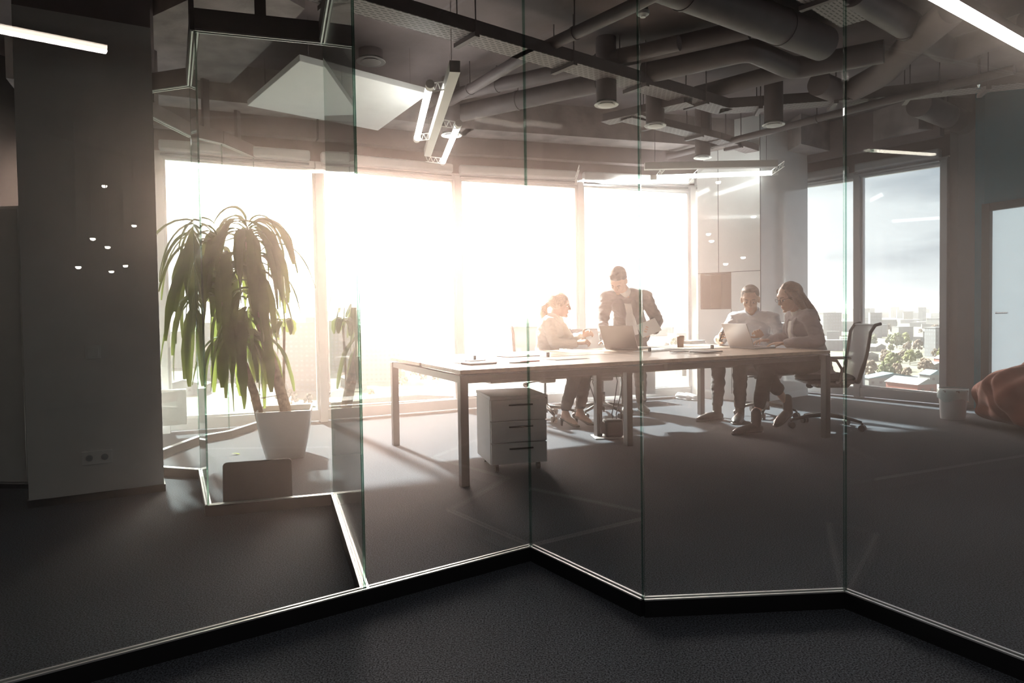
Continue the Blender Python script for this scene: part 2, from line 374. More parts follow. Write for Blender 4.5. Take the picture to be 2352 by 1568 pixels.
# free-standing white pillar with switch and sockets (left)
pa, pb = V((-2.83, 3.95, 0)), V((-2.22, 4.30, 0)); pd = (pb-pa).normalized(); pn = V((-pd.y, pd.x, 0))   # pn points away from the camera
poly = [pa, pb, pb+pn*.55, pa+pn*.55]
MB().prism([(p.x, p.y) for p in poly], .04, 2.90).build('wall_pillar', 'white_paint', kind='structure')
g = .012
MB().prism([(p.x, p.y) for p in (pa-pd*.008-pn*.008, pb+pd*.008-pn*.008, pb+pd*.008+pn*.56, pa-pd*.008+pn*.56)], 0, .045).build('baseboard_pillar', 'black_plastic', kind='structure')
MB().prism([(p.x, p.y) for p in (pa+pn*.01, pb+pn*.01, pb+pn*.54, pa+pn*.54)], 2.90, ZC).build('wall_pillar_top', 'ceiling_paint', kind='structure')
def on_pillar(px, py): return on_line(px, py, pa-pn*.006, pb-pn*.006)
c = on_pillar(213, 808); rz = rot2(pd)
t = empty('light_switch', c, rz, 'square white light switch halfway up the white pillar', 'switch')
MB().box((0, .0, 0), (.082, .016, .082)).build('plate', 'gloss_white', t, bevel=.003)
MB().box((0, -.010, 0), (.060, .010, .060)).build('rocker', 'gloss_white', t, bevel=.002)
c = on_pillar(223, 1050)
t = empty('power_socket', c, rz, 'double white power socket low on the white pillar', 'socket')
MB().box((0, .002, 0), (.160, .014, .082)).build('plate', 'gloss_white', t, bevel=.003)
for sx in (-.04, .04):
    q = MB(); q.b.free(); q = MB(); q.tube([(sx, -.006, 0), (sx, .004, 0)], .026, 24); s_ = q.build('outlet', 'white_paint', t)
    q = MB(); q.tube([(sx, -.0075, 0), (sx, -.0055, 0)], .019, 24); q.build('outlet_recess', 'frame_grey', s_)
    q = MB()
    for dx in (-.009, .009): q.ball((sx+dx, -.008, 0), .0028, n=8)
    q.build('contact', 'chrome', s_)

# white cupboard behind the pillar, dark
t = empty('tall_cabinet', (-3.33, 4.62, 0), math.radians(-6), 'pale tall cabinet standing in the dark room left of the pillar', 'cabinet')
MB().box((0, 0, .93), (.42, .40, 1.80)).build('carcass', 'gloss_white', t, bevel=.004)
MB().box((0, -.206, .93), (.40, .012, 1.76)).build('door', 'gloss_white', t, bevel=.002)
MB().box((0, 0, .015), (.40, .38, .03)).build('plinth', 'black_plastic', t)

# glossy boxed column between the windows, with niche
k0, k1, k2 = V((2.32, 8.50, 0)), V((2.91, 7.98, 0)), V((3.72, 8.58, 0)); kb = V((3.2, 8.98, 0))
cw = MB(); cw.prism([(p.x, p.y) for p in (k0, k1, k2, kb)], .0, .08); cw.build('baseboard_column', 'frame_white', kind='structure')
ZN0, ZN1 = 1.10, 1.545
kd = (k1-k0).normalized(); kn = V((-kd.y, kd.x, 0));
if kn.y < 0: kn = -kn
nw = .43                                            # niche width measured from the outer edge
na, nb = k0+kd*.03, k0+kd*nw
sh = lambda p: (p.x, p.y)
c1 = MB()
c1.prism([sh(k0), sh(k1), sh(k2), sh(kb)], .08, ZN0); c1.prism([sh(k0), sh(k1), sh(k2), sh(kb)], ZN1, ZC)
c1.prism([sh(nb), sh(k1), sh(k2), sh(kb), sh(nb+kn*.34)], ZN0, ZN1); c1.prism([sh(k0), sh(na), sh(na+kn*.1), sh(k0+kn*.1)], ZN0, ZN1)
c1.prism([sh(na+kn*.30), sh(nb+kn*.30), sh(nb+kn*.34), sh(na+kn*.34)], ZN0, ZN1)
c1.build('wall_column', 'gloss_white', kind='structure')
t = empty('display_niche', (na+nb)/2+V((0, 0, ZN0)), rot2(kd), 'brown open square niche in the glossy white column', 'niche')
wn = (nb-na).length
MB().box((0, .15, .006), (wn, .28, .012)).box((0, .15, ZN1-ZN0-.006), (wn, .28, .012)).box((-wn/2+.006, .15, .22), (.012, .28, .42)).build('lining', 'wood_niche_dark', t)
MB().box((-wn/4, .28, .22), (wn/2, .02, .43)).build('back_panel', 'wood_niche_reflection', t)  # paler left half: a reflection put into the wood colour
MB().box((wn/4, .18, .22), (wn/2, .02, .43)).build('inner_panel', 'wood_niche_dark', t)
jm = MB()
for s0, f in ((.345, -1), ):
    pj = k0+kd*(s0*(k1-k0).length*1.0); jm.bar(pj-kn*.001+V((0, 0, ZN1)), pj-kn*.001+V((0, 0, ZC)), .004, .006, up=kd)
pz = k0-kn*.001
jm.bar(V((nb.x, nb.y, .08))-kn*.001, V((nb.x, nb.y, ZN0))-kn*.001, .004, .006, up=kd)
jm.bar(k0-kn*.001+V((0, 0, ZN1)), k1-kn*.001+V((0, 0, ZN1)), .004, .006)
jm.bar(k1-kn*.001+V((0, 0, .08)), k1-kn*.001+V((0, 0, ZC)), .006, .008, up=kd)
jm.build('trim_column_joints', 'dark_plastic', kind='structure')

# teal wall fittings: black-framed frosted door
ta, tb = V((*TEAL[0], 0)), V((*TEAL[1], 0)); td = (tb-ta).normalized(); tn = V((td.y, -td.x, 0))
if tn.x > 0: tn = -tn
q0 = on_line(2266, 470, ta, tb); zt = q0.z; s0 = (V((q0.x, q0.y, 0))-ta).length
e = empty('door_1', ta+td*(s0+.55), rot2(td), kind='structure')
sg = 1 if (Mx.Rotation(rot2(td), 3, 'Z') @ V((0, 1, 0))).dot(tn) > 0 else -1
fr = MB(); W_ = 1.1; fw = .085
fr.box((-W_/2+fw/2, sg*.04, zt/2), (fw, .08, zt)); fr.box((W_/2-fw/2, sg*.04, zt/2), (fw, .08, zt)); fr.box((0, sg*.04, zt-.04), (W_-2*fw, .08, .08))
fr.build('frame', 'black_metal', e, bevel=.003)
MB().box((0, sg*.02, (zt-.08)/2), (W_-2*fw, .03, zt-.08)).build('leaf', 'frost_glow', e)
MB().tube([(-W_/2+.15, sg*.08, 1.02), (-W_/2+.27, sg*.08, 1.02)], .01, 10).build('handle', 'chrome', e)

# ================================================================== GLASS PARTITION
TH = .06                                             # base track height
HB = 2.65                                            # underside of head track
GP = [V((-2.6, 1.135, 0)), V((.07, 3.01, 0)), V((.46, 2.43, 0)), V((1.21, 2.48, 0)), V((1.62, 1.75, 0)), V((2.9, 1.83, 0))]
JJ = V((-.58, 2.57, 0))
d01 = (GP[1]-GP[0]).normalized(); JJ = GP[0]+d01*((JJ-GP[0]).dot(d01))
GP.insert(1, JJ)
LP = [JJ, V((-1.05, 3.94, 0)), V((-1.69, 3.74, 0)), V((-2.13, 4.62, 0)), V((-2.78, 4.83, 0)), V((-2.74, 5.92, 0)), V((-2.58, 6.17, 0)), V((-2.5, 6.72, 0))]
def partition(name, pts, ztop):
    e = empty(name, pts[0], kind='structure'); o = -pts[0]
    for i, (a, b) in enumerate(zip(pts, pts[1:])):
        d = (b-a).normalized(); k = .004
        a2, b2 = a+o+d*k, b+o-d*k; zm = (TH+ztop)/2
        m = MB(); m.bar(a2+V((0, 0, zm)), b2+V((0, 0, zm)), .010, ztop-TH)
        n = V((-d.y, d.x, 0))
        for f in m.b.faces:
            f.normal_update()
            if abs(f.normal.dot(n)) < .5: f.material_index = 1
        m.build('glass_pane', ['partition_glass', 'glass_edge'], e)
        MB().bar(a+o+V((0, 0, TH/2)), b+o+V((0, 0, TH/2)), .034, TH).build('base_track', 'black_metal', e)
        t2 = MB(); n2 = n*.0115
        for s in (1, -1): t2.bar(a+o+n2*s+V((0, 0, TH+.002)), b+o+n2*s+V((0, 0, TH+.002)), .009, .006)
        t2.build('track_bead', 'track_top', e)
        if ztop > HB-.01:
            MB().bar(a+o+V((0, 0, ztop+.055)), b+o+V((0, 0, ztop+.055)), .05, .11).build('head_track', 'duct_paint', e)
            t3 = MB()
            for s in (1, -1): t3.bar(a+o+n2*s*1.2+V((0, 0, ztop-.004)), b+o+n2*s*1.2+V((0, 0, ztop-.004)), .008, .008)
            t3.build('head_bead', 'track_top', e)
            h = MB(); c = (a+b)/2+o; h.bar(c+V((0, 0, ztop+.11)), c+V((0, 0, ZC)), .03, .06, up=d); h.box(c+V((0, 0, ZC-.02)), (.2, .05, .03), Mx.Rotation(rot2(d), 3, 'Z')); h.build('hanger', 'duct_paint', e)
    return e
partition('wall_glass_front', GP, HB)
partition('wall_glass_side', LP, HB)

# ================================================================== CEILING SERVICES
def px_line(a, b, z): return at(*a, z), at(*b, z)
def vent(px, py, zpx, label, stub=True, z=2.8):
    p = at(px, py, z); e = empty('ceiling_vent', (p.x, p.y, z), 0, label, 'vent', 'round ceiling vents')
    MB().lathe([(.055, .016), (.098, .0), (.102, .006), (.066, .030), (.060, .026)], n=40, cap=False).build('ring', 'vent_white', e, smooth='auto')
    MB().lathe([(.001, -.016), (.045, -.014), (.068, -.004), (.070, .001), (.045, .008), (.001, .010)], n=36).build('disc', 'vent_white', e, smooth='auto')
    MB().lathe([(.001, .026), (.082, .026), (.082, .032), (.001, .032)], n=30).build('throat', 'black_plastic', e)
    if stub: MB().lathe([(.084, .03), (.084, ZC-z)], n=32).build('stub_duct', 'duct_paint', e, smooth='auto')
vent(852, 143, 68, 'large round white vent nearest the camera, beside the suspended panel', z=3.25)
COL.objects['ceiling_vent'].scale = (1.22, 1.22, 1)
vent(1393, 242, 56, 'round white vent on a stub duct left of the third glass edge')
vent(1505, 290, 52, 'round white vent on a stub duct just below the cable tray fork')
vent(1777, 288, 54, 'round white vent on the right above the far lamp')
vent(1614, 363, 44, 'small far round white vent above the white column')
vent(1037, 312, 48, 'round white vent behind the lamp tubes near the windows')
p = at(1477, 30, 3.15); e = empty('smoke_detector', p, 0, 'small white smoke detector beside the diagonal pipe', 'detector')
MB().lathe([(.001, -.03), (.018, -.03), (.024, -.02), (.040, -.012), (.044, 0), (.044, .012), (.001, .012)], n=28).build('sensor', 'vent_white', e, smooth='auto')
MB().tube([(0, 0, .012), (0, 0, ZC-3.15)], .035, 20).build('base', 'black_plastic', e)
p = at(2248, 195, 2.9); e = empty('sprinkler_head', p, 0, 'small chrome sprinkler head under the dark ceiling at right', 'sprinkler')
MB().tube([(0, 0, -.03), (0, 0, -.026), (0, 0, -.025), (0, 0, 0), (0, 0, .03)], [.016, .016, .004, .012, .012], 12).build('nozzle', 'chrome', e)
MB().tube([(0, 0, .03), (0, 0, ZC-2.9)], .010, 10).build('drop_pipe', 'duct_paint', e)

mat('tray_dark', (.05, .045, .047), .6)
def tray(pts, wd, h, label, drops=()):
    pts = [V(p) for p in pts]; o = pts[0]; e = empty('cable_tray', o, 0, label, 'cable tray', 'perforated cable trays')
    for a, b in zip(pts, pts[1:]):
        a, b = a-o, b-o; d = (b-a).normalized(); n = V((-d.y, d.x, 0))
        m = MB(); L_ = (b-a).length; m.box((L_/2, 0, 0), (L_+wd*.3, wd, .004)); ob = m.build('bed', 'perforated', e); ob.location = a; ob.rotation_euler = (0, 0, rot2(d))
        r = MB()
        for s in (1, -1): r.bar(a+n*s*wd/2+V((0, 0, h/2)), b+n*s*wd/2+V((0, 0, h/2)), .004, h)
        r.build('side_rail', 'duct_paint', e)
        k = int(L_/1.1)+1
        for i in range(k):
            c = a+(b-a)*(i+.5)/k; q = MB()
            for s in (1, -1): q.tube([c+n*s*(wd/2+.012)+V((0, 0, -.03)), c+n*s*(wd/2+.012)+V((0, 0, ZC-o.z))], .005, 6)
            q.bar(c-n*(wd/2+.03)+V((0, 0, -.02)), c+n*(wd/2+.03)+V((0, 0, -.02)), .04, .03); q.build('hanger_rod', 'duct_paint', e)
    return e
tray([at(560, -60, 3.0), at(1200, 123, 3.0), at(1660, 255, 3.0), at(2000, 232, 3.0), at(2352, 196, 3.0)], .20, .09, 'long perforated cable tray crossing the whole ceiling and bending at right')
tray([at(1395, 282, 2.95), at(1580, 240, 2.95)], .16, .07, 'short perforated cable tray that branches off below the long one')
tray([at(1440, 275, 2.93), at(1640, 322, 2.93), at(1800, 372, 2.93), at(1850, 400, 2.93)], .16, .07, 'low perforated cable tray running towards the glossy white column')
tray([at(1790, -60, 3.12), at(1960, 50, 3.12)], .20, .06, 'dark cable tray beside the third glass edge, at the top')

def duct(pts, r, label, cat='duct', group=None, mt='duct_paint', bands=True, name='air_duct'):
    pts = [V(p) for p in pts]; o = pts[0]; e = empty(name, o, 0, label, cat, group)
    P = []
    for i, p in enumerate(pts):
        if 0 < i < len(pts)-1:
            a = (pts[i-1]-p).normalized(); b = (pts[i+1]-p).normalized(); k = min(r*1.1, (pts[i-1]-p).length*.4, (pts[i+1]-p).length*.4)
            for t_ in (0, .25, .5, .75, 1):
                u, v_ = p+a*k, p+b*k; P.append((u*(1-t_)**2 + p*2*t_*(1-t_) + v_*t_**2)-o)
        else: P.append(p-o)
    MB().tube(P, r, 28).build('pipe_run', mt, e, smooth='auto')
    if bands:
        for a, b in zip(pts, pts[1:]):
            L_ = (b-a).length; k = int(L_/1.0); d = (b-a).normalized()
            for i in range(k):
                c = a+d*(L_*(i+.5)/k)-o
                q = MB(); q.tube([c-d*.012, c+d*.012], r+.006, 28); q.tube([c+V((0, 0, r)), c+V((0, 0, ZC-o.z-c.z+c.z))] if False else [c, V((c.x, c.y, ZC-o.z))], .005, 6); q.build('clamp', mt, e)
    return e
zd = 3.17
G_ = 'air ducts under the ceiling'
duct([at(985, 262, 3.1), at(1200, 133, 3.1), at(1465, 8, 3.1), at(1700, -120, 3.1)], .045, 'slim diagonal pipe running from the lamps up past the smoke detector', 'pipe', name='water_pipe')
duct([at(1000, 228, zd), at(1300, 160, zd), at(1560, 98, zd)], .06, 'grey air duct crossing above the long cable tray', group=G_)
duct([at(1030, 266, 3.10), at(1375, 190, 3.10)], .085, 'low grey air duct leading to a stubbed round vent', group=G_)
duct([at(1480, 168, 3.12), at(1722, 113, 3.12), at(1822, 158, 3.12), at(2030, 118, 3.12)], .09, 'air duct with two kinks in the middle of the right ceiling', group=G_)
duct([at(1440, -75, 3.19), at(1690, 20, 3.19), at(1890, 100, 3.19)], .13, 'thick air duct slanting across the top of the ceiling', group=G_)
duct([at(1371, 144, 3.22), at(1540, 108, 3.22), at(1720, 66, 3.22)], .075, 'pale edged air duct above the long cable tray', group=G_)
duct([at(1600, 216, 3.17), at(1830, 156, 3.17)], .075, 'short air duct behind the kinked one', group=G_)
duct([at(1880, 192, 3.1), at(1940, 216, 3.1), at(2030, 168, 3.1), at(2090, 105, 3.12), at(2190, 20, 3.15)], .105, 'fat flexible air duct curling near the upper right glass edge', group=G_, mt='ceiling_paint')
duct([at(1525, 362, 2.95), at(1760, 303, 2.95), at(2010, 238, 2.95), at(2330, 160, 2.95)], .035, 'long thin pipe running from the middle to the teal wall', 'pipe', name='water_pipe')
duct([at(2110, 240, 3.1), at(2235, 290, 3.1)], .12, 'dark air duct dropping towards the teal wall', group=G_)
duct([at(1960, -20, 3.2), at(2180, 120, 3.2), at(2352, 60, 3.2)], .10, 'black air duct in the upper right corner', group=G_)

# dropped dark soffit slabs
def slab(pp, z0, z1, name, m='ceiling_paint'):
    MB().prism([sh(at(x, y, z0)) for x, y in pp], z0, z1).build(name, m, kind='structure')
slab([(1700, 405), (1840, 330), (1920, 350), (2110, 296), (2240, 300), (1960, 378)], 3.0, ZC, 'ceiling_soffit_right', 'concrete')
slab([(345, 250), (455, 262), (625, 98), (700, 20), (560, -60), (345, 40)], 3.18, ZC, 'ceiling_soffit_left', 'concrete')

# suspended white square panel
pp = [at(568, 243, 2.95), at(688, 140, 2.95), at(984, 216, 2.95), at(868, 300, 2.95)]
c = sum(pp, V())/4; e = empty('acoustic_panel', c, 0, 'large square white panel hanging flat under the ceiling', 'ceiling panel')
MB().prism([sh(p-c) for p in pp], 0, .05).build('panel', 'panel_white', e, bevel=.004)
for p in pp: x = (p-c)*.8; MB().tube([(x.x, x.y, .05), (x.x, x.y, ZC-2.95)], .003, 6).build('suspension_wire', 'chrome', e)

# linear lamps: a beam with a light tube on each side
def lamp(a, b, t1, t2, label, lit_beam=False):
    a, b = V(a), V(b); o = a; e = empty('linear_lamp', o, 0, label, 'lamp', 'linear lamps with side tubes'); d = (b-a).normalized(); n = V((-d.y, d.x, 0))
    MB().bar(a-o, b-o, .07, .075).build('beam', 'lamp_body', e, bevel=.004)
    for f in (.08, .92): x = a+(b-a)*f-o; MB().tube([x+V((0, 0, .03)), (x.x, x.y, ZC-o.z)], .003, 6).build('suspension_wire', 'chrome', e)
    for (u, v_) in (t1, t2):
        u, v_ = V(u), V(v_); dd = (v_-u).normalized()
        tb_ = MB().tube([u-o, v_-o], .026, 16).build('light_tube', 'lamp_tube', e, smooth='auto')
        for x, s in ((u, -1), (v_, 1)): MB().tube([x-o, x-o+dd*s*.07], .030, 16).build('tube_cap', 'lamp_body', tb_, smooth='auto')
        for x in (u, v_):
            y = a+d*((x-a).dot(d)); q = MB(); p0, p1 = x-o, y-o; k = 7; w3 = V((0, 0, .028))
            q.tube([p0+w3, p1+w3], .004, 6); q.tube([p0-w3, p1-w3], .004, 6)
            for i in range(k):
                m0 = p0+(p1-p0)*i/k; m1 = p0+(p1-p0)*(i+1)/k; s = 1 if i % 2 else -1; q.tube([m0+w3*s, m1-w3*s], .003, 5)
            q.build('lattice_arm', 'lamp_body', e)
    return e
lamp(at(1045, 152, 2.68), at(982, 350, 2.68), (at(986, 200, 2.66), at(958, 316, 2.66)), (at(1052, 288, 2.66), at(1018, 370, 2.66)), 'linear lamp with two bright tubes hanging near the suspended panel')
lamp(at(1480, 382, 2.66), at(1785, 376, 2.66), (at(1508, 407, 2.64), at(1772, 397, 2.64)), (at(1320, 418, 2.64), at(1580, 416, 2.64)), 'far linear lamp hanging above the standing man and the column')
def strip(a, b, wd, label, m='lamp_warm', group=None, watt=0):
    a, b = V(a), V(b); e = empty('strip_lamp', a, 0, label, 'lamp', group); o = a
    MB().bar(a-o+V((0, 0, .035)), b-o+V((0, 0, .035)), wd, .05).build('housing', 'black_metal', e)
    MB().bar(a-o, b-o, wd*.96, .02).build('diffuser', m, e)
    for f in (.1, .9): x = a+(b-a)*f-o; MB().tube([x+V((0, 0, .05)), (x.x, x.y, ZC-o.z)], .003, 6).build('suspension_wire', 'chrome', e)
    if watt:
        l = bpy.data.lights.new('strip_light', 'AREA'); l.shape = 'RECTANGLE'; l.size = (b-a).length; l.size_y = wd; l.energy = watt; l.color = (1, .92, .86)
        lo = bpy.data.objects.new('strip_light', l); COL.objects.link(lo); lo.parent = e; lo.location = (b-a)/2-V((0, 0, .02)); lo.rotation_euler = (0, 0, rot2(b-a))
strip(at(2145, -12, 2.68), at(2560, 222, 2.68), .07, 'bright straight strip lamp crossing the upper right corner', 'lamp_tube')

# corridor lights behind the camera, seen mirrored in the glass
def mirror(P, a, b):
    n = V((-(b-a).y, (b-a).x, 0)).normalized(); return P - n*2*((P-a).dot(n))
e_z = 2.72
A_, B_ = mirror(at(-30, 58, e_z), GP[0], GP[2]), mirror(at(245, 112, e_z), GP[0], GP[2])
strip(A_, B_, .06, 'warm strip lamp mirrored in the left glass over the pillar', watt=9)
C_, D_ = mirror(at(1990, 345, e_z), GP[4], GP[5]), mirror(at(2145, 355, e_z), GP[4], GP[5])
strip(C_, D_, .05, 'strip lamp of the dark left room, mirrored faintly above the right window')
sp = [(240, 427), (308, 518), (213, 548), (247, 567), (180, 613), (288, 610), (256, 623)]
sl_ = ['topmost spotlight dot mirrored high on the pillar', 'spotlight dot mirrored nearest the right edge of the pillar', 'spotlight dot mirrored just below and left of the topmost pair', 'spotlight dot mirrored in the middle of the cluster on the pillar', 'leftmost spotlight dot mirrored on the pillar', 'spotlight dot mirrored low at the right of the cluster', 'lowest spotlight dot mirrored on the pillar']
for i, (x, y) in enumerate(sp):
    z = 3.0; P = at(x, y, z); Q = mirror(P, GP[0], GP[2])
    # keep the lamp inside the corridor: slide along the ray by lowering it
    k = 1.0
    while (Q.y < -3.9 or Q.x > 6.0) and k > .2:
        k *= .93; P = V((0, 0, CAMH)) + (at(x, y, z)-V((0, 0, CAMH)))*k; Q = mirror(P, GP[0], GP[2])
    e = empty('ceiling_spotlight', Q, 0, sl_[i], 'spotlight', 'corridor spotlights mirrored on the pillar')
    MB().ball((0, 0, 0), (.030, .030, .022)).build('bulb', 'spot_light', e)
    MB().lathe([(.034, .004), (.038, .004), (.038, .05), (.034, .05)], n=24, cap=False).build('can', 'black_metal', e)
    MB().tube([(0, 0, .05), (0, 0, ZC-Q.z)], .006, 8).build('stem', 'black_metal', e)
# ================================================================== TABLE
TZ = .74
tA, tB, tC, tD = V((-.33, 4.28, 0)), V((-1.01, 5.72, 0)), V((2.68, 5.74, 0)), V((1.99, 7.19, 0))
tx = (tC-tA).normalized(); ty = V((-tx.y, tx.x, 0)); LT = (tC-tA).length; WT = (tB-tA).length; rt = rot2(tx)
T = empty('bench_desk', tA, rt, 'long light wooden bench desk with grey square metal legs, people seated around it', 'table')
hh = .025
for sx in (0, 1):
    for sy in (0, 1):
        x0, x1 = sx*LT/2+.002, (sx+1)*LT/2-.002; y0, y1 = (0, WT/2-.018) if sy == 0 else (WT/2+.018, WT)
        MB().box(((x0+x1)/2, (y0+y1)/2, TZ-hh/2), (x1-x0, y1-y0, hh)).build('tabletop', 'table_top', T, bevel=.003)
lw = .055
for x in (lw/2, LT-lw/2):
    for y in (lw/2, WT-lw/2): MB().box((x, y, (TZ-.04)/2), (lw, lw, TZ-.04)).build('leg', 'table_metal', T, bevel=.004)
for y in (.36*WT, .64*WT): MB().box((LT/2+.01, y, (TZ-.04)/2), (lw, lw, TZ-.04)).build('leg', 'table_metal', T, bevel=.004)
f = MB()
for x in (lw/2, LT/2, LT-lw/2): f.box((x, WT/2, TZ-.06), (.04, WT-.06, .045))
for y in (.09, WT-.09): f.box((LT/2, y, TZ-.065), (LT-.1, .035, .04))
f.build('frame', 'table_metal', T, bevel=.003)
MB().box((LT*.5, WT/2, TZ-.16), (LT*.8, .14, .012)).box((LT*.5, WT/2-.07, TZ-.13), (LT*.8, .004, .06)).box((LT*.5, WT/2+.07, TZ-.13), (LT*.8, .004, .06)).build('cable_duct', 'table_metal', T)
MB().box((LT*.27, WT*.72, TZ-.20), (.5, .3, .02)).build('under_shelf', 'table_metal', T)
for x in (.13, .32, .62, .83):
    MB().box((LT*x, WT/2, TZ+.018), (.012, .03, .036)).build('screen_clip', 'black_plastic', T)
def onT(px, py, z=0): return at(px, py, TZ+z)

# ================================================================== DRAWER PEDESTAL
pf0, pf1 = V((-.155, 4.63, 0)), V((.232, 4.735, 0)); pdv = (pf1-pf0).normalized(); W_ = .40; D_ = .44
e = empty('drawer_pedestal', pf0, rot2(pdv), 'grey three-drawer pedestal on castors under the near end of the desk', 'drawer unit')
MB().box((W_/2, D_/2+.012, .28), (W_, D_-.02, .45)).build('carcass', 'drawer_grey', e, bevel=.003)
MB().box((W_/2, D_/2, .517), (W_+.006, D_+.01, .022)).build('top_panel', 'drawer_grey', e, bevel=.003)
for i, (z, h) in enumerate([(.43, .147), (.28, .147), (.13, .147)]):
    d_ = MB().box((W_/2, -.001, z), (W_-.004, .018, h-.006)).build('drawer', 'drawer_grey', e, bevel=.002)
    MB().box((W_*.53, -.016, z+.035), (.17, .014, .010)).build('handle', 'black_metal', d_, bevel=.002)
for x in (.05, W_-.05):
    for y in (.05, D_-.05):
        MB().tube([(x-.011, y, .024), (x+.011, y, .024)], .024, 20).box((x, y, .045), (.02, .04, .02)).build('castor', 'black_plastic', e)

# ================================================================== OFFICE CHAIRS
def chair(loc, yaw, label, base_yaw=0, arms=True, back_h=.50, mesh_m='mesh_back'):
    """faces +Y in its own frame"""
    e = empty('office_chair', loc, yaw, label, 'chair', 'office chairs around the desk')
    s = MB()
    s.tube([(0, -.225, .465), (0, -.20, .472), (0, 0, .475), (0, .17, .472), (0, .225, .455)], [(.17, .022), (.225, .036), (.245, .040), (.235, .036), (.19, .018)], 28, up=(0, 0, 1))
    s.build('seat', 'chair_fabric', e, smooth=True, sub=1)
    MB().box((0, 0, .435), (.40, .40, .03)).build('seat_pan', 'black_plastic', e, bevel=.012)
    # back: bowed outer frame and mesh panel
    hw = .235; prof = []
    for i in range(9):
        t_ = i/8; z = .44+t_*back_h; y = -.235-.03*math.sin(t_*PI)-.09*t_*t_ - (0 if t_ < .95 else .03); prof.append((t_, y, z))
    fr = MB()
    for sx in (-1, 1):
        pts = [(sx*hw*(.78+.22*min(1, t_*2.2)), y, z) for t_, y, z in prof]; pts.append((sx*hw*.97, prof[-1][1]-.05, prof[-1][2]+.012))
        fr.tube(pts, [.019]*3+[.015]*7, 10)
    fr.tube([(-hw*.78, prof[0][1], .44), (0, prof[0][1]-.015, .43), (hw*.78, prof[0][1], .44)], .018, 10)
    fr.build('back_frame', 'black_plastic', e, smooth=True)
    m = MB(); g = []
    for t_, y, z in prof:
        wv = hw*(.78+.22*min(1, t_*2.2)); g.append([m.b.verts.new((wv*u, y-.035*(1-u*u), z)) for u in [k/5-1 for k in range(11)]])
    for a, b in zip(g, g[1:]):
        for j in range(10): m.b.faces.new((a[j], a[j+1], b[j+1], b[j]))
    mo = m.build('back_mesh', mesh_m, e, smooth=True); md = mo.modifiers.new('t', 'SOLIDIFY'); md.thickness = .004
    MB().tube([(hw*u, prof[-1][1]-.035*(1-u*u), prof[-1][2]) for u in (-1, -.5, 0, .5, 1)], .009, 8).build('top_rail', 'frame_grey', e, smooth=True)
    MB().tube([(0, -.05, .40), (0, -.2, .39), (0, -.26, .45)], [.03, .025, .02], 10).build('back_bracket', 'black_plastic', e, smooth=True)
    if arms:
        for sx in (-1, 1):
            a = MB(); a.tube([(sx*.20, -.05, .44), (sx*.28, -.05, .46), (sx*.295, -.06, .56), (sx*.285, -.02, .635), (sx*.27, .12, .655)], .013, 10)
            a.tube([(sx*.27, -.14, .655), (sx*.27, -.12, .66), (sx*.27, .14, .66), (sx*.265, .17, .655)], [(.02, .008), (.036, .013), (.036, .013), (.02, .008)], 14, up=(0, 0, 1)); a.build('armrest', 'black_plastic', e, smooth=True)
    MB().box((0, -.02, .40), (.16, .22, .05)).build('mechanism', 'black_plastic', e, bevel=.015)
    lv = MB(); lv.tube([(.06, .04, .40), (.20, .05, .385), (.235, .05, .38)], .007, 8).ball((.24, .05, .365), (.03, .035, .028)); lv.build('tension_knob', 'black_plastic', e, smooth=True)
    MB().tube([(0, -.02, .22), (0, -.02, .40)], .014, 16).build('gas_lift', 'chrome', e)
    MB().tube([(0, -.02, .06), (0, -.02, .25)], .026, 20).build('column', 'black_plastic', e)
    for k in range(5):
        a = base_yaw+k*2*PI/5; u = V((math.cos(a), math.sin(a), 0)); c = V((0, -.02, 0))
        MB().tube([c+u*.02+V((0, 0, .125)), c+u*.16+V((0, 0, .11)), c+u*.30+V((0, 0, .078))], [(.030, .024), (.022, .017), (.015, .012)], 10).build('base_arm', 'black_plastic', e, smooth=True)
        q = c+u*.305; v_ = V((-u.y, u.x, 0)); w_ = MB()
        for s2 in (-1, 1): w_.tube([q+v_*s2*.006+V((0, 0, .029)), q+v_*s2*.026+V((0, 0, .029))], .029, 18)
        w_.tube([q-v_*.006+V((0, 0, .029)), q+v_*.006+V((0, 0, .029))], .012, 10).tube([q+V((0, 0, .035)), q+V((0, 0, .075))], .010, 8)
        w_.build('castor', 'black_plastic', e)
    return e
chair((2.84, 6.22, 0), math.radians(83), 'office chair with pale mesh back under the woman in the grey blazer', base_yaw=.35)
chair((2.60, 7.00, 0), math.radians(118), 'office chair under the man in the white shirt', base_yaw=.9)
chair((.34, 7.02, 0), math.radians(200), 'office chair with pale mesh back under the woman in the cream blouse', base_yaw=.2)
chair((.95, 7.15, 0), math.radians(196), 'empty office chair pushed up beside the standing man', base_yaw=.55, back_h=.46)

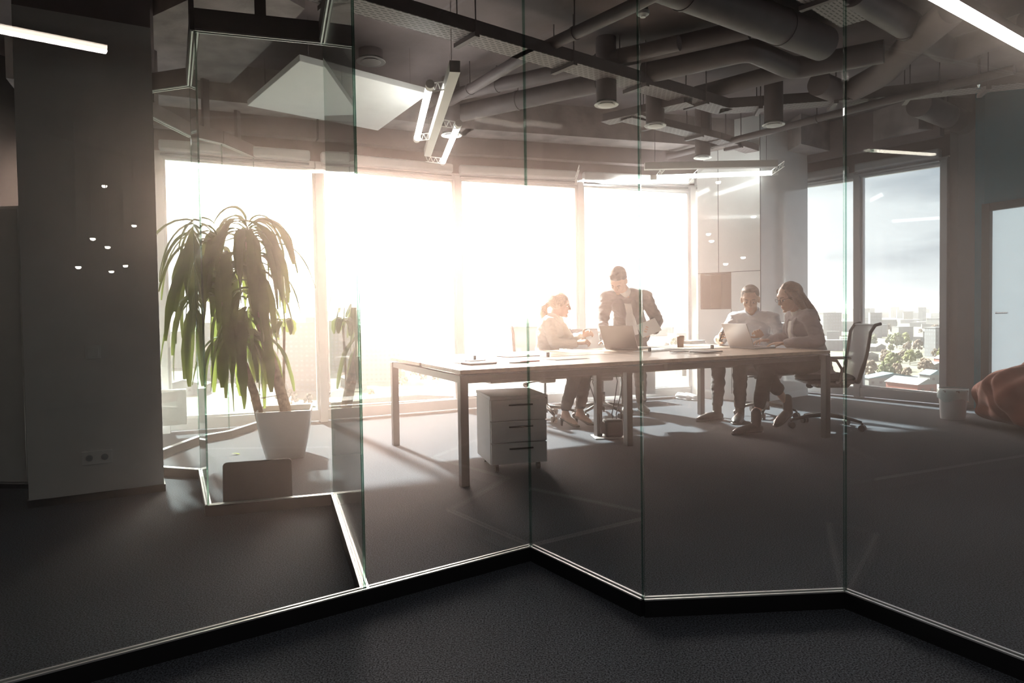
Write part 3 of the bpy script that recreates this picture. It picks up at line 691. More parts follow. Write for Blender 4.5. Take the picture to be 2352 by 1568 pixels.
# ================================================================== THINGS ON THE DESK
def laptop(hinge_a, hinge_b, base_dir, dep, lid_ang, label, m, logo=False):
    a, b = V(hinge_a), V(hinge_b); d = (b-a).normalized(); L_ = (b-a).length; e = empty('laptop', a, rot2(d), label, 'laptop')
    s = 1 if (Mx.Rotation(rot2(d), 3, 'Z') @ V((0, 1, 0))).dot(V(base_dir)) > 0 else -1
    MB().box((L_/2, s*dep/2, .009), (L_, dep, .014)).build('keyboard_deck', m, e, bevel=.004)
    MB().box((L_/2, s*dep*.40, .0168), (L_*.86, dep*.42, .0015)).build('keys', 'black_plastic', e)
    an = math.radians(lid_ang); h = dep*.98
    q = V((0, -s*math.cos(an), math.sin(an))); c = V((L_/2, 0, .014))+q*h/2
    nrm = V((1, 0, 0)).cross(q)
    R = Mx((V((1, 0, 0)), q, nrm)).transposed()
    lid = MB().box(c, (L_, h, .008), R).build('lid', m, e, bevel=.003)
    so = nrm if nrm.dot(V((0, s, 0))) > 0 else -nrm
    MB().box(c+so*.0045, (L_*.94, h*.9, .001), R).build('screen', 'black_plastic', lid)
    return e
n_e = V((.90, .435, 0))
laptop(onT(1733, 802), onT(1675, 798), n_e, .235, 68, 'silver laptop open in front of the woman in the grey blazer', 'silver')
laptop(onT(1390, 802), onT(1466, 804), (-.45, .89, 0), .24, 64, 'dark laptop with raised lid in front of the standing man', 'laptop_dark')
# cup
c = onT(1563, 797); e = empty('coffee_cup', c, 0, 'brown takeaway coffee cup on the desk', 'cup')
MB().lathe([(.026, 0), (.029, .002), (.037, .100), (.035, .100)], n=32).build('cup', 'paper_cup', e, smooth='auto')
MB().lathe([(.001, .112), (.030, .112), (.034, .108), (.0385, .101), (.039, .097), (.037, .096)], n=32).build('lid', 'paper_cup', e, smooth='auto')
# books
b0 = onT(1592, 789)
for i, (dz, r_, lb) in enumerate([(0, .1, 'grey book lying at the bottom of the small stack by the cup'), (.018, .16, 'thin grey book lying on top of the small stack by the cup')]):
    e = empty('book', b0+V((0, .03, dz)), rt+r_, lb, 'book')
    MB().box((0, 0, .008), (.23-.02*i, .16, .012)).build('pages', 'paper', e)
    MB().box((0, 0, .0010), (.235-.02*i, .165, .002)).box((0, 0, .0155), (.235-.02*i, .165, .002)).box((0, -.0825, .008), (.235-.02*i, .002, .016)).build('cover', 'book_grey', e)
# papers, phones, pens
def sheet(px, py, rz, label, w_=.21, l_=.297, z=.0, m='paper', n=1):
    c = onT(px, py, z); q = MB(); 
    nx = 8; g = [[q.b.verts.new(((i/nx-.5)*l_, (j/4-.5)*w_, .0012+.004*math.sin(i/nx*PI)*(.4+.6*((i*j) % 3)/2))) for j in range(5)] for i in range(nx+1)]
    for i in range(nx):
        for j in range(4): q.b.faces.new((g[i][j], g[i+1][j], g[i+1][j+1], g[i][j+1]))
    o = q.build('paper_sheet', m, None, smooth=True, label=label, cat='paper', group='loose papers on the desk', loc=c, rz=rt+rz)
    md = o.modifiers.new('t', 'SOLIDIFY'); md.thickness = .001; return o
for x, y, r_, lb in [(1500, 806, .2, 'white sheet of paper right of the dark laptop'), (1545, 802, -.3, 'white sheet of paper left of the coffee cup'), (1600, 806, .5, 'white sheet in the middle between cup and silver laptop'),
                     (1470, 798, .1, 'white sheet behind the dark laptop edge'), (1620, 800, -.1, 'white sheet closest to the silver laptop'), (1300, 824, .1, 'white sheet on the bare middle of the desk'), (1090, 832, .05, 'white sheet under the phone near the desk end')]:
    sheet(x, y, r_, lb)
def slabthing(name, px, py, rz, size, m, label, cat, z=0, group=None):
    o = MB().box((0, 0, size[2]/2), size).build(name, m, None, bevel=min(.004, size[2]*.4), label=label, cat=cat, group=group, loc=onT(px, py, z), rz=rt+rz); return o
slabthing('notebook', 1100, 836, .1, (.21, .15, .012), 'book_grey', 'grey notebook near the left end of the desk', 'notebook')
slabthing('smartphone', 1092, 829, .25, (.145, .07, .008), 'black_plastic', 'dark smartphone lying behind the grey notebook', 'phone')
slabthing('smartphone', 1560, 808, -.2, (.145, .07, .008), 'black_plastic', 'dark smartphone on the papers by the cup', 'phone', z=.006)
slabthing('tablet_computer', 1622, 808, .3, (.24, .17, .008), 'black_plastic', 'dark tablet lying between the papers and the silver laptop', 'tablet', z=.006)
slabthing('clipboard', 1190, 818, .05, (.30, .20, .006), 'book_grey', 'grey clipboard on the far half of the desk', 'clipboard')
def pen(px, py, rz, m, label, l_=.14):
    e = MB().tube([(-l_/2, 0, .005), (l_/2-.012, 0, .005), (l_/2, 0, .005)], [.0048, .0048, .0015], 10).build('pen', m, None, label=label, cat='pen', loc=onT(px, py), rz=rt+rz, smooth='auto'); return e
pen(1218, 831, .1, 'red_plastic', 'red pen on the near half of the desk', .17)
pen(1192, 834, -.4, 'black_plastic', 'black pen left of the red pen')

# power box with cables under the desk
pb_ = at(1397, 1004, 0); e = empty('power_box', pb_, rt-.35, 'black power box with looping cables on the floor under the desk', 'power box')
MB().box((.04, 0, .085), (.16, .14, .15)).build('housing', 'black_plastic', e, bevel=.02)
MB().box((0, 0, .006), (.27, .20, .012)).build('base_plate', 'silver', e, bevel=.003)
MB().box((-.052, 0, .09), (.04, .10, .10)).build('socket_face', 'dark_plastic', e, bevel=.008)
for k, (x0, x1, y) in enumerate([(-.07, -.16, .0), (-.05, -.12, .03), (.05, .10, .02), (.08, .14, -.01)]):
    MB().tube([(x0, y, .10), (x0-.01, y, .20), ((x0+x1)/2, y+.02, .34), (x1, y+.03, .48), (x1*.7, y+.02, .60)], .0045, 8).build('cable', 'black_plastic', e, smooth=True)

# radiators
def radiator(loc, yaw, L_, H_, label, z0=.12, depth=.09):
    e = empty('radiator', loc, yaw, label, 'radiator', None)
    m = MB(); n = int(L_/.033)
    m.box((0, .012, z0+H_/2), (L_, .02, H_)).box((0, -depth+.02, z0+H_/2), (L_, .016, H_))
    for i in range(n): m.box((-L_/2+(i+.5)*L_/n, -.002, z0+H_/2), (L_/n*.55, .012, H_*.92))
    m.build('panel', 'radiator_white', e, bevel=.003)
    MB().box((0, -depth/2+.015, z0+H_+.004), (L_, depth, .010)).build('grille', 'radiator_white', e)
    for sx in (.10, .155):
        MB().tube([(L_/2-sx, 0-.02, 0), (L_/2-sx, -.02, z0+.02)], .009, 10).ball((L_/2-sx, -.02, z0*.55), .018, n=10).build('valve_pipe', 'chrome', e)
    return e
wd3 = (V(WL[5])-V(WL[4])).normalized()
radiator((1.22, 8.10, 0), rot2(wd3)+PI, 1.05, .30, 'low white radiator before the window behind the standing man', z0=.09)
radiator((-3.27, 6.12, 0), math.radians(205), .60, .31, 'white radiator by the window just right of the pillar', z0=.12)
radiator((-4.28, 5.45, 0), math.radians(-110), 1.2, .48, 'white radiator on the dark wall at the far left', z0=.14)

# slippers by the column
def slipper(loc, yaw, label):
    e = empty('slipper', loc, yaw, label, 'shoe', 'pair of white slippers by the column')
    MB().tube([(-.13, 0, .012), (-.09, 0, .012), (0, 0, .012), (.08, 0, .012), (.13, 0, .012)], [(.022, .010), (.036, .012), (.034, .012), (.044, .012), (.025, .010)], 18, up=(0, 0, 1)).build('sole', 'frame_white', e, smooth=True)
    MB().tube([(-.12, 0, .035), (-.09, 0, .045), (-.02, 0, .05), (.06, 0, .045), (.12, 0, .025)], [(.02, .02), (.034, .032), (.036, .032), (.042, .026), (.022, .010)], 18, up=(0, 0, 1)).build('upper', 'bin_white', e, smooth=True)
    MB().ball((-.055, 0, .076), (.048, .026, .009)).build('opening', 'dark_plastic', e, smooth=True)
slipper(at(1570, 917, 0), math.radians(-60), 'left white slipper of the pair on the carpet by the column')
slipper(at(1587, 918, 0), math.radians(-66), 'right white slipper of the pair on the carpet by the column')

# waste bin with liner
b0 = at(2195, 966, 0)+V((.05, .12, 0)); e = empty('waste_bin', b0, 0, 'white waste bin with pale blue liner beside the rust beanbag', 'bin')
MB().lathe([(.001, .0), (.100, 0), (.104, .005), (.124, .285), (.120, .285), (.101, .012), (.001, .010)], n=40, cap=False).build('bucket', 'bin_white', e, smooth='auto')
MB().lathe([(.121, .262), (.127, .264), (.128, .285), (.121, .287)], n=40, cap=False).build('rim_band', 'dark_plastic', e, smooth='auto')
lm = MB(); ring = []
for z, r_, am in ((.30, .121, .002), (.298, .129, .003), (.25, .130, .004), (.19, .127, .008)):
    ring.append([lm.b.verts.new(((r_+am*math.sin(7*a+z*40))*math.cos(a), (r_+am*math.sin(7*a+z*40))*math.sin(a), z+(.02*math.sin(3*a) if z < .2 else 0))) for a in [2*PI*j/48 for j in range(48)]])
for A, B in zip(ring, ring[1:]):
    for j in range(48): lm.b.faces.new((A[j], A[(j+1) % 48], B[(j+1) % 48], B[j]))
lm.build('liner', 'bin_bag', e, smooth=True)

# beanbag
bc = V((4.79, 6.02, 0)); q = MB()
q.ball((0, 0, .30), (.60, .60, .30), n=48); q.ball((.15, .05, .42), (.42, .42, .24), n=40); q.ball((0, 0, .16), (.56, .56, .16), n=40)
bb = q.build('beanbag', 'beanbag', None, label='big rust red fabric beanbag on the carpet at the right edge', cat='beanbag'); remesh(bb, .02, 10, .6)
for v in bb.data.vertices:
    c_ = v.co; a = math.atan2(c_.y, c_.x); r_ = math.hypot(c_.x, c_.y); z = max(0, c_.z)
    k = .030*math.sin(5*a+9*z+1.0) - .045*max(0, 1-abs(math.sin(3.5*a+4*z))*3.2) + .016*math.sin(11*a-14*z) + .05*noise.noise(V((c_.x*2.6, c_.y*2.6, z*5)))
    n = V((c_.x, c_.y, (c_.z-.28)*1.5)).normalized(); c_ += n*k*min(1, z/.12)
    c_.z = max(0.002, c_.z*.93)
bb.location = bc; bb.data.update()
q = MB(); q.tube([(.0, -.50, .50), (-.25, -.42, .54), (-.45, -.2, .50)], .006, 8)
q.b.free()

# dark upright cushioned board in front of the side glass
g0, g1 = at(512, 1166, 0), at(672, 1152, 0); bd = (g1-g0).normalized(); Lb = (g1-g0).length
e = empty('upright_board', g0, rot2(bd), 'dark grey rounded board leaning upright on the glass in front of the plant', 'board')
q = MB(); hb = .255; r_ = .022; pts = []
for cx_, cz_, a0 in ((Lb-r_, hb-r_, 0), (r_, hb-r_, 90), (r_, r_, 180), (Lb-r_, r_, 270)):
    for k in range(6): a = math.radians(a0+k*18); pts.append((cx_+r_*math.cos(a), cz_+r_*math.sin(a)))
fa = [q.b.verts.new((x, 0, z)) for x, z in pts]; fb = [q.b.verts.new((x, .03, z)) for x, z in pts]; k = len(pts)
q.b.faces.new(fa); q.b.faces.new(fb[::-1]); [q.b.faces.new((fa[i], fa[(i+1) % k], fb[(i+1) % k], fb[i])) for i in range(k)]
o = q.build('panel', 'board_fabric', e, bevel=.006); o.rotation_euler = (math.radians(-7), 0, 0)
MB().box((Lb/2, .045, .015), (Lb*.5, .06, .03)).build('foot', 'black_plastic', e)

# plant pot + corn plant
P0 = V((-1.79, 5.34, 0)); e = empty('potted_plant', P0, math.radians(14), 'tall drooping corn plant in a white square tapered pot', 'plant')
def sq(h, z, r_, n=6):
    pts = []
    for cx_, cy_, a0 in ((h-r_, h-r_, 0), (-h+r_, h-r_, 90), (-h+r_, -h+r_, 180), (h-r_, -h+r_, 270)):
        for k in range(n): a = math.radians(a0+k*90/(n-1)); pts.append((cx_+r_*math.cos(a), cy_+r_*math.sin(a), z))
    return pts
q = MB(); rings = [[q.b.verts.new(p) for p in sq(*a)] for a in ((.135, 0, .03), (.14, .006, .03), (.172, .14, .03), (.192, .27, .026), (.202, .375, .022), (.193, .375, .018), (.183, .27, .02), (.175, .25, .02))]
for A, B in zip(rings, rings[1:]):
    for j in range(len(A)): q.b.faces.new((A[j], A[(j+1) % len(A)], B[(j+1) % len(A)], B[j]))
q.b.faces.new(rings[0][::-1]); q.build('pot', 'pot_white', e, smooth='auto')
q = MB(); q.prism([p[:2] for p in sq(.178, 0, .02)], .25, .335); q.build('soil', 'soil', e)
RI = Mx.Rotation(-math.radians(14), 3, 'Z')
def loc(px, py, Y): return RI @ (atY(px, py, Y)-P0)
T1 = [loc(662, 962, 5.34), loc(640, 880, 5.34), loc(612, 790, 5.34), loc(585, 700, 5.32), loc(575, 610, 5.30), loc(568, 540, 5.3)]
T2 = [loc(598, 962, 5.28), loc(583, 900, 5.26), loc(562, 838, 5.25), loc(535, 790, 5.22), loc(515, 700, 5.2), loc(500, 560, 5.2)]
T3 = [loc(652, 962, 5.40), loc(652, 860, 5.40), loc(653, 750, 5.40)]
T4 = [loc(578, 885, 5.26), loc(558, 840, 5.22), loc(545, 800, 5.2)]
MB().tube(T1, [.045, .040, .036, .030, .024, .016], 14).build('trunk', 'bark', e, smooth=True)
MB().tube(T2, [.034, .031, .027, .020, .016, .012], 14).build('trunk', 'bark', e, smooth=True)
MB().tube(T3, [.011, .010, .009], 8).build('support_stick', 'bark', e, smooth=True)
MB().tube(T4, [.014, .012, .008], 8).build('branch', 'bark', e, smooth=True)
MB().tube([loc(600, 915, 5.28)+V((.03*math.cos(a), .03*math.sin(a), 0)) for a in (0, 1, 2, 3)]+[loc(655, 905, 5.36)], .003, 6).build('tie_wire', 'bark', e)
rl = random.Random(5)
def leafstrip(m, base, dir_, length, width, droop, twist):
    d = V(dir_).normalized(); p = V(base); n = 12; side0 = d.cross(V((0, 0, 1)));
    if side0.length < .05: side0 = V((1, 0, 0))
    side0.normalize(); prev = None; k1 = rl.uniform(-.25, .25)
    for i in range(n+1):
        t_ = i/n; w_ = width*(math.sin(PI*min(1, (t_*.88+.06)))**.75)*(1 if t_ > .15 else .35+t_*4.3); w_ *= 1+.10*math.sin(t_*21+k1*9)
        up = side0.cross(d).normalized(); tw = twist*t_; s = (side0*math.cos(tw)+up*math.sin(tw)).normalized(); nn = s.cross(d)
        row = [m.b.verts.new(p-s*w_/2+nn*w_*.18), m.b.verts.new(p), m.b.verts.new(p+s*w_/2+nn*w_*.18)]
        if prev:
            for j in (0, 1): m.b.faces.new((prev[j], prev[j+1], row[j+1], row[j]))
        prev = row
        p = p+d*length/n; d = (d+V((k1*.05, 0, -droop/n*(1.2 if t_ < .55 else .7)))).normalized()
def crown(pts, count, Lr, spread, name='foliage', down=0):
    m = MB()
    for i in range(count):
        t_ = rl.random(); k = t_*(len(pts)-1); j = min(int(k), len(pts)-2); b = pts[j].lerp(pts[j+1], k-j)
        a = rl.uniform(0, 2*PI); el = rl.uniform(.1, 1.0)-down
        leafstrip(m, b, (math.cos(a)*spread, math.sin(a)*spread, el), rl.uniform(*Lr), rl.uniform(.05, .088), rl.uniform(3.4, 5.8), rl.uniform(-1.4, 1.4))
    o = m.build(name, 'leaf', e, smooth=True); return o
crown([loc(566, 690, 5.3), loc(570, 560, 5.3), loc(568, 520, 5.3)], 50, (.45, .80), .72)
crown([loc(520, 720, 5.2), loc(508, 600, 5.2), loc(498, 530, 5.2)], 54, (.5, .95), .60)
crown([loc(560, 800, 5.25), loc(540, 760, 5.2), loc(575, 700, 5.3)], 44, (.35, .7), .5, down=.5)
crown([loc(655, 745, 5.40), loc(650, 735, 5.40)], 7, (.14, .24), .55)
m = MB()    # long arching leaves that break the outline
for b, tip in [((500, 535, 5.2), (400, 600, 5.1)), ((498, 520, 5.2), (430, 500, 5.1)), ((570, 520, 5.3), (660, 560, 5.35)), ((566, 515, 5.3), (548, 468, 5.3)), ((570, 520, 5.3), (600, 490, 5.3)), ((575, 560, 5.3), (640, 620, 5.35)), ((580, 640, 5.3), (660, 690, 5.35)), ((500, 560, 5.2), (425, 640, 5.15)), ((505, 560, 5.2), (445, 700, 5.12)), ((585, 600, 5.3), (640, 700, 5.35))]:
    p, q_ = loc(*b), loc(*tip); d = q_-p; d.z = abs(d.z)*.3+.22; leafstrip(m, p, d, (q_-p).length*1.55+.12, rl.uniform(.05, .075), 3.6, rl.uniform(-.6, .6))
m.build('arching_leaves', 'leaf', e, smooth=True)
dl = MB(); leafstrip(dl, (0, 0, .012), (1, .3, .05), .07, .025, .6, .4); o = dl.build('fallen_leaf', 'leaf', None, label='small dry fallen leaf on the carpet left of the pot', cat='leaf', loc=at(532, 1045, 0), rz=.3)
# ================================================================== PEOPLE
def frame_of(fwd, up=(0, 0, 1)):
    f = V(fwd).normalized(); u = V(up); r = f.cross(u).normalized(); u = r.cross(f).normalized()
    return Mx((r, f, u)).transposed()
def hand(m, wrist, d, n, thumb, curl=.35, spread=.06):
    d = V(d).normalized(); n = V(n); n = (n-d*n.dot(d)).normalized(); l = d.cross(n).normalized()*thumb     # l points to the thumb side
    w0 = V(wrist)
    m.loft([(w0-d*.02, l*.024, n*.017), (w0+d*.015, l*.027, n*.016), (w0+d*.05, l*.038, n*.015), (w0+d*.085, l*.041, n*.012), (w0+d*.093, l*.038, n*.009)], 14)
    for k, (off, ln, r_) in enumerate([(.031, .072, .0085), (.0105, .080, .0085), (-.0105, .075, .0083), (-.031, .060, .0075)]):
        p = w0+d*(.086-.004*abs(k-1))+l*off; a = curl*.6; dd = (d+l*off*spread/.03)
        for j, fr in enumerate((.45, .32, .23)):
            v_ = (dd.normalized()*math.cos(a)+n*math.sin(a)); q = p+v_*ln*fr; m.limb(p, q, r_*(1-.08*j), r_*(.94-.09*j), 8); p = q; a += curl*(.9+.1*k)
    p = w0+d*.028+l*.030; v1 = (d*.62+l*.72+n*.22).normalized(); q = p+v1*.042; v2 = (d*.86+l*.32+n*.30).normalized()
    m.limb(p-v1*.012, q, .0125, .0105, 8); m.limb(q, q+v2*.030, .0105, .0085, 8)
def head(m, c, R, s):
    T_ = lambda p: V(c)+R @ (V(p)*s)
    def b(p, r, rt_=None): m.ball(T_(p), [x*s for x in r], R @ rt_ if rt_ else R, 16)
    b((0, -.008, .026), (.073, .092, .088)); b((0, .022, -.018), (.062, .066, .078)); b((0, .034, -.060), (.047, .052, .050)); b((0, .070, -.098), (.021, .016, .014))
    b((0, .060, .030), (.056, .028, .030)); b((-.036, .052, -.026), (.022, .026, .024)); b((.036, .052, -.026), (.022, .026, .024))
    m.tube([T_((0, .080, .018)), T_((0, .095, -.006)), T_((0, .104, -.028)), T_((0, .092, -.038))], [.008*s, .009*s, .012*s, .009*s], 10)
    b((-.010, .092, -.033), (.007, .009, .006)); b((.010, .092, -.033), (.007, .009, .006))
    b((0, .081, -.058), (.021, .008, .005)); b((0, .079, -.067), (.018, .009, .006))
    for sx in (-1, 1): b((sx*.074, -.006, -.008), (.010, .020, .031), Mx.Rotation(sx*.35, 3, 'Z'))
def person(label, J, skin, tops, bottom, hair, hairm, shoes, sc=1.0, female=False, open_front=None, extra=None, sleeve=True):
    root = V(J['root']); e = empty('person', root, 0, label, 'person'); g = lambda p: V(p)-root
    hip, chest, neck, hd = g(J['hip']), g(J['chest']), g(J['neck']), g(J['head'])
    sh, el, wr, kn, an, to = [[g(p) for p in J[k]] for k in ('sh', 'el', 'wr', 'knee', 'ank', 'toe')]
    lat = (sh[1]-sh[0]).normalized(); fw = V(J['fwd']); fw = (fw-lat*fw.dot(lat)).normalized()
    hl = V(J.get('hiplat', lat)).normalized(); hf = V(J.get('hipfwd', J['fwd'])); hf = (hf-hl*hf.dot(hl)).normalized()
    hw = .155 if female else .160
    hips = [hip-hl*.085, hip+hl*.085]
    sd = 1 if (sh[1]-sh[0]).dot(V(J['fwd']).cross(V((0, 0, 1)))) > 0 else -1     # +1: index 1 is the figure's right
    axis = (chest-hip).normalized(); sf = lambda f_, lt: (f_-axis*f_.dot(axis)).normalized()
    def torso(m, o=0, lo=0, widen=1.0, hem=None):
        mid = hip.lerp(chest, .48)-sf(fw, lat)*.012
        S = []
        if hem: S.append((hip-axis*hem, hl*(hw+o+.012), sf(hf, hl)*(.115+o+.012)))
        S += [(hip-axis*(.09 if not hem else .02), hl*(hw+o), sf(hf, hl)*(.108+o)), (hip+axis*.05, hl*(hw+o-.002), sf(hf, hl)*(.108+o)),
              (mid, lat*((.128 if female else .140)+o)*widen, sf(fw, lat)*(.092+o)), (hip.lerp(chest, .74), lat*(.155+o), sf(fw, lat)*((.118 if female else .112)+o)),
              (chest-axis*.03, lat*(.165+o), sf(fw, lat)*(.098+o)), (chest+axis*.03, lat*(.13+o), sf(fw, lat)*(.070+o)), (chest.lerp(neck, .6), lat*(.075+o), sf(fw, lat)*(.062+o*.6))]
        m.loft(S, 24)
        for i in (0, 1): m.limb(chest.lerp(sh[i], .25)+(neck-chest)*.30, sh[i], .055+o, .054+o)
    def arms(m, o=0, upto=1.0):
        for i in (0, 1):
            m.limb(sh[i], el[i], .052+o, .040+o)
            w2 = el[i].lerp(wr[i], upto); m.limb(el[i], w2, .040+o, .040+o-(.012*upto))
    def legs(m, o=0, stop=(1, 1)):
        for i in (0, 1):
            m.limb(hips[i], kn[i], .088+o, .057+o); c = kn[i].lerp(an[i], .3); k2 = kn[i].lerp(an[i], stop[i])
            m.limb(kn[i], c, .056+o, .054+o); m.limb(c, k2, .054+o, (.036+o*1.3) if stop[i] > .7 else .05+o)
    R = frame_of(J['face'], J.get('headup', (0, 0, 1)))
    b = MB(); torso(b, -.006); arms(b, -.004); legs(b, -.006)
    b.tube([neck-(hd-neck)*.35, neck, neck.lerp(hd, .75)], [.060*sc, .050*sc, .050*sc], 16); head(b, hd, R, sc)
    if shoes == 'pump':
        for i in (0, 1):
            d_ = V((to[i].x-an[i].x, to[i].y-an[i].y, 0)).normalized(); k_ = an[i]+d_*.03; k_.z = .075; m_ = an[i]+d_*.12; m_.z = .035
            b.limb(an[i], k_, .036, .034); b.limb(an[i]-d_*.015+V((0, 0, -.03)), an[i]-d_*.02+V((0, 0, -.045)), .030, .027); b.limb(k_, m_, .034, .024)
    for i in (0, 1): hand(b, wr[i]+V(J['hand'][i]).normalized()*.015, J['hand'][i], J['palm'][i], J['thumb'][i], J['curl'][i])
    bo = b.build('body', skin, e); remesh(bo, .0042, 3, .5)
    T_ = lambda p: hd+R @ (V(p)*sc)
    for sx in (-1, 1):
        ey = MB().ball(T_((sx*.029, .0735, .003)), .0125*sc).build('eye', 'eye_white', e, smooth=True)
        MB().ball(T_((sx*.029, .0828, -.0045)), .0055*sc).build('iris', 'iris', ey, smooth=True)
        MB().ball(T_((sx*.029, .0750, .0055)), [.0158*sc, .0128*sc, .0088*sc], R).build('eyelid', skin, e, smooth=True)
        MB().tube([T_((sx*.015, .0905, .021)), T_((sx*.030, .0885, .026)), T_((sx*.046, .078, .021))], [.0022, .0032, .0018], 8).build('eyebrow', hairm, e, smooth=True)
    MB().tube([T_((-.020, .0815, -.062)), T_((0, .0895, -.0615)), T_((.020, .0815, -.062))], [.002, .0042, .002], 8).build('lips', 'lip', e, smooth=True)
    # clothing
    tm, th_ = tops[0], tops[1]
    t_ = MB(); torso(t_, th_, hem=tops[2] if len(tops) > 2 else None)
    if sleeve: arms(t_, th_*.8, .93 if sleeve is True else sleeve)
    o = t_.build('top' if not open_front else 'blazer', tm, e); remesh(o, .007, 5, .5, disp=(13, .011, root.x))
    if open_front:
        q = MB(); md = hip.lerp(chest, .5); ff = sf(fw, lat)
        q.loft([(hip.lerp(chest, t2)+ff*f2, lat*w2, ff*.03) for t2, w2, f2 in ((.05, .065, .110+th_), (.3, .062, .092+th_), (.6, .055, .108+th_), (.85, .05, .10+th_), (1.02, .055, .062+th_))], 16)
        q.limb(neck-(hd-neck)*.15, neck+(hd-neck)*.10, .066, .058)
        o = q.build('shirt', open_front, e); remesh(o, .006, 3, .5)
        q = MB()
        for s in (-1, 1): q.tube([hip.lerp(chest, .45)+ff*(.10+th_)+lat*s*.045, hip.lerp(chest, .8)+ff*(.125+th_)+lat*s*.062, chest+ff*(.10+th_)+lat*s*.065, neck+lat*s*.066-ff*.0], [(.010, .005), (.026, .006), (.028, .007), (.014, .008)], 12, up=ff)
        q.build('lapel', tm, e, smooth=True)
    else:
        q = MB(); ring = [neck+(hd-neck)*.06+R @ V((.064*math.cos(a), .062*math.sin(a), .022-.055*max(0, math.sin(a))**3)) for a in [2*PI*k/20 for k in range(20)]]
        q.tube(ring, [(.009, .016)]*20, 8, closed=True, up=(0, 0, 1)); q.build('collar', tm, e, smooth=True)
    l_ = MB(); legs(l_, .014, stop=J.get('hem', (.88, .88))); l_.loft([(hip-axis*.11, hl*(hw+.006), sf(hf, hl)*.115), (hip, hl*(hw+.010), sf(hf, hl)*.122), (hip+axis*.07, hl*(hw+.004), sf(hf, hl)*.112)], 20)
    o = l_.build('trousers', bottom, e); remesh(o, .008, 5, .5, disp=(10, .010, root.y))
    # shoes
    for i in (0, 1):
        a, t2 = an[i], to[i]; d = V((t2.x-a.x, t2.y-a.y, 0)); d.normalize(); sdv = V((-d.y, d.x, 0)); s_ = MB(); fl = J.get('tip', (0, 0))[i]
        gz = -root.z if True else 0
        heel = V((a.x, a.y, 0))-d*.055+V((0, 0, gz)); toe = V((t2.x, t2.y, gz)); k = (toe-heel).length
        lift = J.get('lift', (0, 0))[i]; f3 = lambda u, z: heel.lerp(toe, u)+V((0, 0, z+lift*(1-u)))
        if shoes == 'pump':
            s_.tube([f3(0, .075), f3(.15, .072), f3(.45, .045), f3(.75, .020), f3(.95, .016), f3(1.02, .014)], [(.018, .014), (.028, .020), (.030, .016), (.038, .016), (.030, .013), (.012, .008)], 16, up=(0, 0, 1))
            s_.tube([f3(.06, .055), f3(.05, .0)], [.017, .011], 12); mtl = 'leather_black'
            o = s_.build('shoe', mtl, e); remesh(o, .004, 2, .5)
        else:
            s_.tube([f3(-.02, .035), f3(.10, .040), f3(.35, .045), f3(.62, .038), f3(.85, .030), f3(1.0, .022)], [(.024, .030), (.037, .036), (.037, .042), (.046, .036), (.042, .026), (.018, .014)], 18, up=(0, 0, 1))
            s_.limb(f3(.18, .05), a+V((0, 0, .05 if shoes == 'boot' else .0)), .042, .044 if shoes == 'boot' else .038)
            o = s_.build('shoe', 'leather_black', e); remesh(o, .0055, 3, .5)
            q = MB(); q.tube([f3(-.04, .010), f3(.10, .010), f3(.38, .010), f3(.62, .010), f3(.88, .010), f3(1.03, .010)], [(.022, .010), (.040, .011), (.036, .011), (.050, .011), (.044, .010), (.016, .009)], 18, up=(0, 0, 1))
            q.build('sole', 'black_plastic', o, smooth=True)
    # hair
    h = MB(); hb_ = lambda p, r: h.ball(T_(p), [x*sc for x in r], R, 18)
    hb_((0, -.026, .046), (.0795, .094, .080))
    if hair == 'short': hb_((0, .012, .092), (.056, .058, .030)); hb_((0, -.055, -.005), (.066, .050, .055))
    if hair == 'short2': hb_((0, .025, .085), (.062, .058, .036)); hb_((0, -.050, .0), (.070, .055, .060)); hb_((-.03, .045, .085), (.035, .035, .022))
    if hair == 'long':
        hb_((0, -.03, .03), (.092, .100, .092)); 
        for sx in (-1, 1): h.tube([T_((sx*.05, .045, .075)), T_((sx*.082, .005, .03)), T_((sx*.085, -.02, -.05)), T_((sx*.080, -.05, -.12))], [.018*sc, .028*sc, .032*sc, .026*sc], 12)
        P_ = [T_((0, -.06, .02)), T_((0, -.095, -.07)), T_((0, -.125, -.15))]+[g(p) for p in J['hairtip']]
        h.tube(P_, [(.080*sc, .060*sc), (.085*sc, .050*sc), (.080*sc, .042*sc), (.060, .034), (.03, .018)][:len(P_)], 18, up=(0, 0, 1))
        for kx in (-.05, .05): h.tube([T_((kx, -.10, -.05)), T_((kx*1.3, -.14, -.16)), g(J['hairtip'][-1])+lat*kx*.8+V((0, 0, .05))], [.03, .026, .010], 10)
    if hair == 'pony':
        hb_((0, -.02, .035), (.084, .100, .088)); h.ball(T_((0, -.115, .0)), .030*sc)
        h.tube([T_((0, -.11, .0)), T_((0, -.150, -.03)), T_((0, -.150, -.10)), T_((0, -.13, -.17)), T_((0, -.12, -.20))], [.026, .036, .040, .030, .012], 12)
        for sx in (-1, 1): h.tube([T_((sx*.05, .05, .07)), T_((sx*.078, .02, .03)), T_((sx*.078, -.02, .005))], [.014, .016, .02], 10)
    o = h.build('hair', hairm, e); remesh(o, .005, 3, .5, disp=(20, .004, 3))
    if extra: extra(e, T_, R)
    return e
def glasses(e, T_, R):
    q = MB()
    for sx in (-1, 1):
        q.tube([T_((sx*.031+.021*math.cos(a), .098-abs(.021*math.cos(a)*sx+.0)*.1, .002+.017*math.sin(a))) for a in [2*PI*k/20 for k in range(20)]], .0016, 6, closed=True)
        q.tube([T_((sx*.052, .096, .006)), T_((sx*.078, .05, .008)), T_((sx*.080, .0, .004))], .0016, 6)
    q.tube([T_((-.010, .1, .004)), T_((0, .102, .007)), T_((.010, .1, .004))], .0016, 6); q.build('glasses', 'dark_plastic', e)

